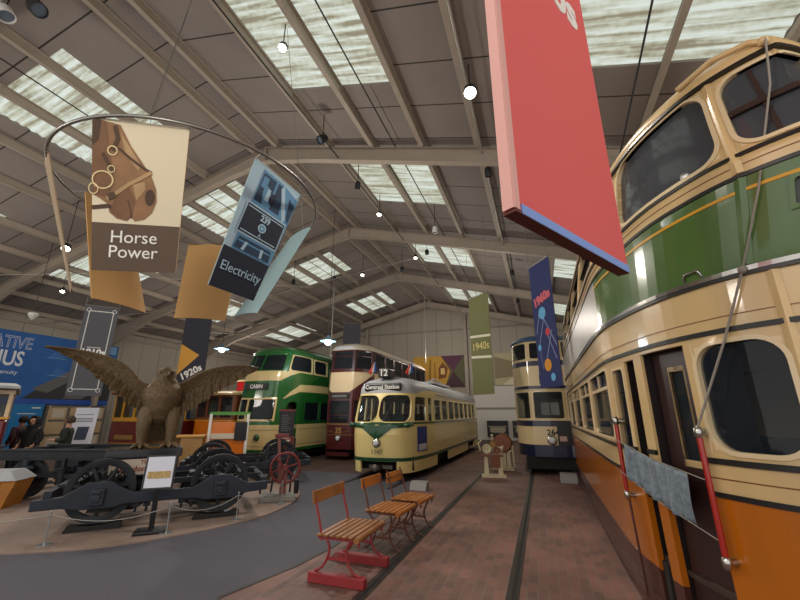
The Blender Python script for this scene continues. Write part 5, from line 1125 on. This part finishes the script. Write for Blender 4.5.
# ---------------------------------------------------------------- benches by the track
M_seatw = mat('bench_wood', '#8c5c32', .45, var=.22, scale=5); M_seatw2 = mat('bench_wood_orange', '#a06126', .4, var=.18, scale=5); M_redm = mat('bench_red', '#8c2a2c', .5, var=.15, scale=8); M_rust = mat('rust_brown_iron', '#5b3424', .6, var=.2, scale=8)
def curve(pts, n=8):
    out = []
    for i in range(len(pts)-1):
        p = [Vector(pts[max(0, i-1)]), Vector(pts[i]), Vector(pts[i+1]), Vector(pts[min(len(pts)-1, i+2)])]
        for k in range(n):
            t_ = k/n; out.append(.5*(2*p[1]+(p[2]-p[0])*t_+(2*p[0]-5*p[1]+4*p[2]-p[3])*t_*t_+(3*p[1]-p[0]-3*p[2]+p[3])*t_**3))
    return out+[Vector(pts[-1])]
def bench(loc, rz, L, label, m_iron, m_wood, base, boards, z0=0., topz=.90):
    T = thing('bench', label, 'bench', loc, rz, 'old tram seats used as benches'); h = L/2; b = .1 if base else 0
    for s_ in (-1, 1):
        y = s_*(h-.05)
        for pts in ([(.27, y, b), (.16, y, b+.06), (.11, y, b+.2), (.15, y, b+.31), (.22, y, .44)], [(-.27, y, b), (-.17, y, b+.06), (-.1, y, b+.2), (-.13, y, b+.31), (-.2, y, .44)]):
            mb = MB(); mb.tube(curve(pts), .014, 7); mb.build('leg', m_iron, T, smooth=60)
        mb = MB(); mb.bar((-.11, y, b+.14), (.12, y, b+.14), .014, .03); mb.tube(curve([(-.06, y, b+.14), (0, y, b+.2), (.06, y, b+.14)]), .008, 6); mb.build('stretcher', m_iron, T)
        mb = MB(); mb.bar((-.24, y, .435), (.2, y, .43), .02, .03); mb.tube(curve([(.18, y, .435), (.25, y, .42), (.25, y, .37)]), .013, 6); mb.build('seat_bracket', m_iron, T)
        mb = MB(); mb.tube(curve([(-.2, y, .4), (-.23, y, .55), (-.29, y, .75), (-.33, y, topz)]), .014, 7); mb.build('back_post', m_iron, T, smooth=60)
        if base:
            mb = MB(); mb.box(-.33, .34, y-.045, y+.045, 0, .1); mb.build('base_rail', m_iron, T, bevel=.008)
    for i in range(6):
        x = -.21+i*.076; mb = MB(); mb.box(x-.03, x+.03, -h, h, .452, .474); mb.build('seat_slat', m_wood, T, bevel=.006)
    mb = MB(); mb.tube([(.245, -h, .445), (.245, h, .445)], .033, 12); mb.build('front_roll', m_wood, T, smooth=50)
    n = boards
    for k in range(n):
        zc = topz-.07-k*.085 if n > 1 else topz-.07; hh = .036 if n > 1 else .065
        xo = -.33+.06*(topz-zc); mb = MB(); mb.hexa([(xo+.015, -h, zc-hh), (xo+.035, -h, zc-hh), (xo+.035, h, zc-hh), (xo+.015, h, zc-hh), (xo-.005, -h, zc+hh), (xo+.015, -h, zc+hh), (xo+.015, h, zc+hh), (xo-.005, h, zc+hh)]); mb.build('back_board', m_wood, T, bevel=.006)
    return T
bench((-2.24, 4.62, .005), 0, .76, 'red iron framed slatted bench on red base rails, nearest the camera', M_redm, M_seatw, True, 1)
bench((-2.17, 5.72, .013), radians(-4), .62, 'brown iron framed slatted bench in the middle of the row of three', M_rust, M_seatw2, False, 1, topz=.86)
bench((-2.1, 6.5, .013), radians(-6), .58, 'slatted bench with a two board tilted back, farthest of the three', M_rust, M_seatw2, False, 2, topz=.86)
# ---------------------------------------------------------------- brass and cream mechanisms between the rails
M_ivp = mat('ivory_machine', '#c9bd9c', .5); M_brass = mat('old_brass', '#8a6535', .35, .8); M_cop = mat('copper_brown', '#7a4a34', .45, .4)
def machine(loc, rz, label, kind):
    T = thing('signal_mechanism', label, 'machine', loc, rz, 'machines between the rails')
    mb = MB(); mb.box(-.34, .34, -.22, .22, 0, .05); mb.build('base_plate', M_ivp, T)
    for x in (-.2, .2):
        mb = MB(); mb.hexa([(x-.07, -.1, .05), (x+.07, -.1, .05), (x+.07, .1, .05), (x-.07, .1, .05), (x-.04, -.08, .55), (x+.04, -.08, .55), (x+.04, .08, .55), (x-.04, .08, .55)]); mb.build('column', M_ivp, T)
    mb = MB(); mb.box(-.3, .3, -.12, .12, .55, .6); mb.build('table', M_ivp if kind else M_cop, T)
    if kind == 0:
        for i, (x, z, r) in enumerate(((-.16, .76, .13), (.12, .72, .1), (.02, .9, .09))):
            mb = MB(); mb.lathe([(.02, -.03), (r*.8, -.03), (r*.82, -.05), (r, -.05), (r, .05), (r*.82, .05), (r*.8, .03), (.02, .03)], (x, -.04, z), (0, 1, 0), 18); mb.build('gear', (M_ivp, M_cop, M_brass)[i], T, smooth=40)
        mb = MB(); mb.tube([(-.34, 0, .7), (-.4, -.02, .9), (-.3, -.02, 1.0)], .025); mb.tube([(.25, 0, .6), (.3, 0, .85)], .03); mb.cyl((-.2, 0, .78), (.3, 0, .78), .04); mb.build('lever', M_ivp, T)
        mb = MB(); mb.box(-.06, .2, -.1, .1, .25, .55); mb.build('motor_box', M_cop, T)
    else:
        mb = MB(); mb.lathe([(0, -.16), (.26, -.16), (.3, -.12), (.3, .12), (.26, .16), (0, .16)], (.04, 0, .82), (0, 1, 0), 24); mb.build('drum', M_cop, T, smooth=40)
        mb = MB(); mb.cyl((-.3, 0, .6), (-.3, 0, 1.02), .03); mb.ell((-.3, 0, 1.04), (.05, .05, .05)); mb.cyl((.38, -.1, .1), (.34, -.1, .75), .03); mb.build('lever', M_ivp, T)
        mb = MB(); mb.box(-.12, .12, -.09, .09, .05, .55); mb.build('cabinet', M_ivp, T)
machine((-1.48, 12.35, .009), .15, 'cream and copper gear mechanism between the rails, nearer of the two', 0)
machine((-1.36, 14.0, .009), 0, 'cream stand with a brown drum between the rails beside the blue tram', 1)
# ---------------------------------------------------------------- wall displays on the left
mb = MB(); mb.box(-22.95, -22.8, 9, 15.5, 2.2, 2.44); t = tag(mb.build('display_fascia', mat('fascia_blue', '#1f4fa8', .5)), 'long blue strip below the large blue mural', 'strip')
mb = MB(); mb.box(-22.78, -22.7, 11.3, 12.5, .02, 2.2); t = thing('display_board', 'bright blue display board standing below the mural', 'display board', (-22.7, 11.9, 0)); o = mb.build('panel', mat('panel_blue', '#1577b5', .5), t, world=True)
mb = MB(); mb.box(-22.69, -22.68, 12.0, 12.35, 2.0, 2.06); mb.box(-22.69, -22.68, 11.5, 12.2, 1.75, 1.78); mb.build('lettering', M_white, t, world=True)
t = thing('shelf_unit', 'pale timber shelf unit with framed drawers below the mural', 'shelf unit', (-22.6, 13.4, 0))
mb = MB(); mb.box(-22.85, -22.6, 12.6, 15.4, .0, 2.15); mb.build('carcass', mat('grey_carcass', '#6e6862', .6), t, world=True)
for i in range(3):
    for k in range(3):
        y = 12.7+i*.9; z = .12+k*.68; mb = MB(); mb.box(-22.6, -22.56, y, y+.76, z, z+.58); p = mb.build('drawer', mat('pale_wood', '#c3a680', .5, var=.1), t, world=True, bevel=.015)
        if (i+k) % 2 == 0:
            mb = MB(); mb.box(-22.558, -22.55, y+.12, y+.64, z+.1, z+.5); mb.build('drawer_card', mat('card_pale', '#cfc3b0', .7), p, world=True)
for y in (12.62, 14.42): mb = MB(); mb.box(-22.55, -22.5, y, y+.06, 0, 2.15); mb.build('upright', mat('pale_wood', '#c3a680'), t, world=True)
t = thing('display_board', 'white leaning display board with a small dark photo, left of the eagle', 'display board', (-14.05, 8.9, 0), radians(55))
mb = MB(); mb.prism([(-.3, 0), (.3, 0), (.36, 1.95), (-.24, 1.95)], (0, 0, 0), (1, 0, 0), (0, .12, 1), -.05); mb.build('panel', mat('panel_white', '#d9dcea'), t); mb = MB(); mb.prism([(-.14, .95), (.16, .95), (.2, 1.35), (-.1, 1.35)], (0, -.004, 0), (1, 0, 0), (0, .12, 1), .008); mb.build('photo', mat('photo_dark', '#2b3550', .5), t)
mb = MB()
for z in (1.72, 1.6, 1.55, 1.5, .8, .75, .7, .65): mb.prism([(-.2, z), (.25, z), (.25, z+.02), (-.2, z+.02)], (0, -.004, 0), (1, 0, 0), (0, .12, 1), .006)
mb.build('text_lines', mat('text_grey', '#6d6d70'), t); mb = MB(); mb.bar((0, .5, 0), (0, .24, 1.6), .05, .03); mb.build('rear_strut', M_dest, t)
# kiosk, counter and black board behind the eagle
t = thing('counter', 'honey coloured wooden counter behind the eagle right leg', 'counter', (-10.75, 9.6, .0), radians(35)); mb = MB(); mb.box(-.85, .85, -.3, .3, 1.06, 1.12); mb.build('counter_top', mat('honey_wood', '#c8923f', .4, var=.12), t, bevel=.01); mb = MB(); mb.box(-.8, -.74, -.26, .26, 0, 1.06); mb.box(.2, .8, -.26, .26, 0, 1.06); mb.box(-.74, .2, .2, .26, .3, 1.06); mb.build('body', mat('plain_wood', '#a98250', .5, var=.1), t)
t = thing('ticket_stand', 'orange stand with green top rail and white legs behind the truck', 'stand', (-9.55, 10.5, .0), radians(32))
mb = MB(); mb.box(-.5, .5, -.1, .1, .0, 1.5); mb.build('orange_board', M_or2, t); mb = MB(); mb.box(-.6, .6, -.14, .14, 1.72, 1.82); mb.build('top_rail', mat('leaf_green', '#4f8f3a', .5), t)
for x in (-.6, .52):
    mb = MB(); mb.box(x, x+.08, -.16, -.1, 0, 1.75); mb.build('leg', M_white, t)
mb = MB(); mb.box(-.5, .5, -.16, -.13, 1.0, 1.16); mb.build('white_strip', mat('card_pale', '#cfc3b0'), t); mb = MB(); mb.box(.2, .56, -.2, -.17, .95, 1.5); mb.build('black_screen', M_dest, t)
t = thing('leaflet_board', 'tall black leaflet board with a white card behind the eagle right leg', 'sign', (-11.3, 9.9, .0), radians(40)); mb = MB(); mb.prism([(-.22, 0), (.22, 0), (.28, 2.0), (-.16, 2.0)], (0, 0, 0), (1, 0, 0), (0, .05, 1), -.05); mb.build('board', M_dest, t)
mb = MB(); mb.prism([(-.1, 1.12), (.12, 1.12), (.12, 1.42), (-.1, 1.42)], (0, -.005, 0), (1, 0, 0), (0, .05, 1), .01); mb.build('white_card', mat('card_white', '#dcd8cf', .7), t)
# ---------------------------------------------------------------- people
M_skin = mat('skin', '#b98a6e', .6)
def skinmesh(name, vs, es, rad, m, parent, sub=1, root=0):
    me = bpy.data.meshes.new(name); me.from_pydata([Vector(v) for v in vs], es, []); o = bpy.data.objects.new(name, me); COL.objects.link(o)
    md = o.modifiers.new('skin', 'SKIN'); sv = me.skin_vertices[0].data
    for i, r in enumerate(rad): sv[i].radius = (r, r) if not isinstance(r, tuple) else r; sv[i].use_root = (i == root)
    md.use_smooth_shade = True
    s_ = o.modifiers.new('sub', 'SUBSURF'); s_.levels = sub; s_.render_levels = sub
    dg = bpy.context.evaluated_depsgraph_get(); me2 = bpy.data.meshes.new_from_object(o.evaluated_get(dg)); bpy.data.objects.remove(o)
    me2.materials.clear(); me2.materials.append(m)
    for p in me2.polygons: p.material_index = 0; p.use_smooth = True
    o = bpy.data.objects.new(name, me2); COL.objects.link(o); o.parent = parent; return o
def person(loc, rz, label, coat, legs, hair, hood=False, arms='pocket', hgt=1.66):
    T = thing('person', label, 'person', loc, rz); k = hgt/1.72
    z = lambda v: v*k
    # body: head, neck, trunk, limbs as one continuous surface
    vs = [(0, 0, z(.95)), (0, 0, z(1.15)), (0, 0, z(1.35)), (0, 0, z(1.45)), (0, -.01, z(1.52)), (0, -.02, z(1.62)), (0, -.015, z(1.70))]; es = [(i, i+1) for i in range(6)]; rd = [(.15, .11), (.14, .10), (.16, .10), (.08, .07), .052, (.075, .09), (.06, .075)]
    for s_ in (-1, 1):
        b = len(vs)
        arm = [(s_*.17, 0, z(1.40)), (s_*.23, .03, z(1.15)), (s_*.2, -.1, z(.96)), (s_*.16, -.16, z(.92))] if arms == 'pocket' else [(s_*.17, 0, z(1.40)), (s_*.21, .02, z(1.14)), (s_*.16, -.2, z(1.12)), (s_*.1, -.27, z(1.15))]
        vs += arm; es += [(2, b), (b, b+1), (b+1, b+2), (b+2, b+3)]; rd += [.06, .048, .036, .03]
        b = len(vs); vs += [(s_*.09, 0, z(.88)), (s_*.1, -.01, z(.48)), (s_*.1, .02, z(.08)), (s_*.1, -.12, z(.04))]; es += [(0, b), (b, b+1), (b+1, b+2), (b+2, b+3)]; rd += [.09, .058, .042, .035]
    skinmesh('body', vs, es, rd, M_skin, T, 2)
    # face: eyes, nose, mouth, ears
    mb = MB(); mb.tube([(0, -.1, z(1.64)), (0, -.125, z(1.61)), (0, -.11, z(1.6))], [.01, .016, .008], 8)
    for s_ in (-1, 1): mb.ell((s_*.078, -.01, z(1.625)), (.015, .03, .035), 8, 6)
    mb.build('nose_and_ears', M_skin, T, smooth=60)
    for s_ in (-1, 1):
        mb = MB(); mb.ell((s_*.032, -.098, z(1.645)), (.013, .008, .008), 8, 6); mb.build('eye', M_dest, T, smooth=60)
    mb = MB(); mb.box(-.025, .025, -.106, -.095, z(1.572), z(1.58)); mb.build('mouth', mat('lips', '#8a4a42', .6), T)
    # hands
    for s_ in (-1, 1):
        q = Vector((s_*.16, -.16, z(.92))) if arms == 'pocket' else Vector((s_*.1, -.27, z(1.15))); mb = MB(); mb.ell(q+Vector((0, -.03, -.02)), (.035, .045, .02), 10, 6)
        for i in range(4): o = q+Vector((s_*(.024-.016*i), -.06, -.02)); mb.tube([o, o+Vector((0, -.035, -.012)), o+Vector((0, -.05+.006*abs(i-1), -.04))], [.009, .008, .006], 6)
        o = q+Vector((-s_*.03, -.03, -.01)); mb.tube([o, o+Vector((-s_*.02, -.03, 0)), o+Vector((-s_*.015, -.055, -.01))], [.011, .01, .007], 6); mb.build('hand', M_skin, T, smooth=60)
    # clothes: coat, trousers, shoes, hair or hood
    vs = [(0, 0, z(.78)), (0, 0, z(.95)), (0, 0, z(1.18)), (0, 0, z(1.36)), (0, .01, z(1.47))]; es = [(i, i+1) for i in range(4)]; rd = [(.2, .16), (.19, .15), (.19, .145), (.19, .135), (.095, .09)]
    for s_ in (-1, 1):
        b = len(vs); arm = [(s_*.2, 0, z(1.39)), (s_*.27, .03, z(1.15)), (s_*.23, -.1, z(.97))] if arms == 'pocket' else [(s_*.2, 0, z(1.39)), (s_*.24, .02, z(1.13)), (s_*.17, -.19, z(1.12))]
        vs += arm; es += [(3, b), (b, b+1), (b+1, b+2)]; rd += [.085, .07, .058]
    skinmesh('coat', vs, es, rd, coat, T, 2)
    for s_ in (-1, 1): skinmesh('trouser_leg', [(s_*.09, 0, z(.92)), (s_*.1, -.01, z(.5)), (s_*.1, .02, z(.1))], [(0, 1), (1, 2)], [.105, .08, .068], legs, T, 1)
    for s_ in (-1, 1):
        mb = MB(); mb.ell((s_*.1, -.05, z(.045)), (.05, .14, .048), 12, 8); mb.build('shoe', M_dest, T, smooth=60)
    mb = MB()
    if hood:
        def hd(u, v): a = radians(-128+256*u); t_ = v*1.45-.35; return (.125*sin(a)*cos(t_), .02+.13*cos(a)*cos(t_), z(1.6)+.17*sin(t_)+.0)
        mb.grid(hd, 20, 10); mb.ell((0, .03, z(1.47)), (.15, .12, .07), 14, 8); o = mb.build('hood', coat, T, smooth=70); md = o.modifiers.new('thick', 'SOLIDIFY'); md.thickness = .02; md.offset = 0
        mb = MB()
        mb.grid(lambda u, v: (.088*sin(radians(-105+210*u))*cos(v*1.5-.1), -.012+.1*cos(radians(-105+210*u)+0)*cos(v*1.5-.1), z(1.655)+.10*sin(v*1.5-.1)), 14, 7); o = mb.build('hair', hair, T, smooth=70); md = o.modifiers.new('thick', 'SOLIDIFY'); md.thickness = .015
    else:
        def hr(u, v): a = radians(-118+236*u); t_ = v*1.72-.5; return (.095*sin(a)*cos(t_)*1.0, .0+.112*cos(a)*cos(t_), z(1.64)+.125*sin(t_))
        mb.grid(hr, 20, 12); o = mb.build('hair', hair, T, smooth=70); md = o.modifiers.new('thick', 'SOLIDIFY'); md.thickness = .03; md.offset = 0
    return T
person((-13.35, 7.2, 0), radians(25), 'person in a black hooded coat standing before the blue display panel', mat('coat_black', '#15181a', .8), mat('trousers_dark', '#1c1e24', .8), mat('hair_dark', '#1a1512', .7), True)
person((-12.2, 7.4, 0), radians(-45), 'person with brown hair in a dark green jacket looking left', mat('coat_dark_green', '#1f2622', .8), mat('trousers_dark', '#1c1e24'), mat('hair_brown', '#3a2b1e', .7), False, 'front')
person((-14.25, 7.42, 0), radians(-70), 'person in a maroon coat half hidden by the left edge tram', mat('coat_maroon', '#40202b', .8), mat('trousers_dark', '#1c1e24'), mat('hair_dark', '#1a1512'), False)
# ---------------------------------------------------------------- light fittings and cables
M_can = mat('lamp_black', '#131416', .5); M_lit = mat('lamp_lit', '#ffffff', .5, emit='#fff4e2', es=14.); M_cool = mat('lamp_cool', '#ffffff', .5, emit='#dff2ff', es=9.); M_off = mat('lamp_off', '#5b6470', .1)
def spot(p, d, label, lit, r=.09, group='spotlights under the roof', white=False, e=0):
    T = thing('spotlight', label, 'lamp', p, 0, group); d = Vector(d).normalized(); z = zr(p[0])-p[2]+.01
    mb = MB(); mb.lathe([(0, -.12), (r*.7, -.12), (r, -.05), (r, .12), (r*.9, .12), (r*.88, .08)], (0, 0, 0), d, 18); mb.build('can', mat('lamp_white', '#c9c7c2', .5) if white else M_can, T, smooth=40)
    mb = MB(); mb.lathe([(0, .085), (r*.88, .085)], (0, 0, 0), d, 18); mb.build('lens', M_lit if lit else M_off, T)
    mb = MB(); mb.tube([(0, 0, r*.8), (0, 0, max(.2, z))], .012, 6); mb.build('hanger', M_can, T)
    if e:
        rot = d.to_track_quat('-Z', 'Y').to_euler(); lamp_light('spotlight_beam', 'SPOT', Vector(p)+d*.15, e, (1, .93, .82), .1, rot, radians(110))
spot((-.74, 6.27, 7.9), (.05, -.55, -1), 'brightest lit floodlight, left of the red banner', True, .13, e=500)
spot((-14.2, 7.3, 7.0), (.7, -.4, -1), 'lit floodlight left of the Horse Power banner', True, .13, e=400)
spot((-17.94, 9.5, 6.6), (.6, -.4, -1), 'small lit spotlight above the 1910s banner', True)
spot((-4.25, 4.9, 8.9), (.2, -.5, -1), 'lit spotlight under the large nearest rooflight', True)
spot((-4.9, 7.57, 8.9), (-.5, -.6, -.7), 'black round projector beside the first roof beam', False, .12)
spot((-4.95, 9.88, 8.9), (-.3, .3, -1), 'black spotlight at the left edge of the second rooflight', False)
spot((-4.98, 11.8, 8.9), (0, -.5, -1), 'lit spotlight below the second rooflight', True)
spot((-6.08, 17.5, 8.9), (0, -.5, -1), 'black spotlight left of the third rooflight', False)
spot((-4.94, 16.2, 8.9), (0, -.5, -1), 'lit spotlight at the corner of the third rooflight', True)
spot((-4.29, 15.85, 8.9), (0, .3, -1), 'black spotlight against the third rooflight', False)
spot((-.74, 9.1, 7.9), (0, .4, -1), 'black spotlight below the bright floodlight', False)
spot((-.67, 17.1, 7.9), (0, .2, -1), 'black spotlight above the indigo banner', False)
spot((-.69, 22.0, 7.9), (0, .2, -1), 'black spotlight between the olive and indigo banners', False)
spot((-3.0, 12.26, 8.1), (0, 0, -1), 'white cylinder lamp hanging below the roof beam', False, .09, white=True)
spot((-8.3, 17.5, 8.9), (.2, -.6, -1), 'lit spotlight under the ridge near the far beam', True)
spot((-10.0, 17.5, 8.9), (.1, -.5, -1), 'dark spotlight against the left far rooflight', False)
spot((-11.45, 15.9, 8.3), (0, 0, -1), 'small black spotlight right of the pale blue banner', False)
spot((-8.7, 2.58, 8.9), (.5, .3, -1), 'pale spotlight at the top left corner', False, .14, white=True)
spot((-8.15, 2.76, 9.0), (.6, .2, -.6), 'black spotlight at the top left corner', False, .14)
def pendant(p, label, lit, r=.3, white=False, e=0):
    T = thing('pendant_lamp', label, 'lamp', p, 0, 'pendant lamps')
    mb = MB(); mb.lathe([(.03, .22), (.06, .2), (.09, .1), (r, .0), (r, -.02), (r*.9, .0), (.08, .07)] if not white else [(.02, .12), (.14, .1), (.16, .03), (.04, -.14), (0, -.15)], (0, 0, 0), (0, 0, 1), 24); mb.build('shade', mat('lamp_white', '#c9c7c2') if white else mat('lamp_shade_blue', '#5d7c8c', .4), T, smooth=50)
    if not white:
        mb = MB(); mb.ell((0, 0, -.02), (.13, .13, .14), 16, 10); mb.build('bulb', M_cool, T, smooth=60)
    mb = MB(); mb.tube([(0, 0, .2), (0, 0, zr(p[0])-p[2]+.01)], .01, 6); mb.build('cord', M_can, T)
    if e: lamp_light('pendant_glow', 'POINT', Vector(p)+Vector((0, 0, -.25)), e, (.9, .96, 1), .15)
pendant((-12.74, 13.0, 4.45), 'lit blue shaded pendant lamp left of the green tram', True, e=60)
pendant((-7.5, 12.9, 4.45), 'lit blue shaded pendant lamp between the green and maroon trams', True, e=60)
pendant((-17.0, 8.3, 5.15), 'white funnel shaped pendant above the blue mural', False, white=True)
# cables and conduits
M_cab = mat('cable_black', '#1d1c1b', .6); M_wire = mat('wire_silver', '#a7a29a', .4, .5)
def cable(label, pts, r, m, cat='cable'):
    mb = MB(); mb.tube(pts, r, 6); tag(mb.build('cable' if cat == 'cable' else 'conduit', m, smooth=60), label, cat)
cable('dark cable run beside the spotlights under the right rooflights', [(-5.06, 1, 9.16), (-5.06, 28, 9.16)], .02, M_cab)
cable('dark cable under the middle of the right rooflights', [(-3.2, 1, 9.02), (-3.2, 28, 9.02)], .018, M_cab)
cable('dark cable along the left rooflights', [(-10.7, 1, 9.4), (-10.7, 28, 9.4)], .016, M_cab)
cable('grey conduit with the bright floodlight under the right roof', [(-.82, 1, 8.25), (-.82, 28, 8.25)], .022, M_wire, 'conduit')
cable('thin silver wire across the hall behind the Electricity banner', [(-22.8, 11.5, 6.0), (-12, 13.2, 6.5), (-4.9, 16.2, 8.85)], .014, M_wire)
cable('upper thin silver wire at the left behind the Horse Power banner', [(-22.8, 4.5, 6.0), (-16, 9.0, 6.9), (-9.5, 14.7, 7.4)], .01, M_wire)
cable('lower thin silver wire at the left above the mural', [(-22.8, 6.5, 5.9), (-20.0, 11, 5.8), (-13, 21, 6.2)], .012, M_wire)
cable('black cable at the top right under the rooflight', [(1.9, 1.0, 7.6), (2.2, 8.75, 7.3)], .018, M_cab)
for i, (x, y, z) in enumerate(((-6.75, 24.0, 4.9), (-11.4, 20.0, 4.9))):
    mb = MB(); mb.tube([(x, y, z-.3 if i else z), (x, y, zr(x)+.01)], .04, 8); tag(mb.build('drop_pipe', M_wire, smooth=60), ['pale drop pipe from the roof behind the maroon tram', 'pale drop pipe from the roof behind the green tram'][i], 'pipe')
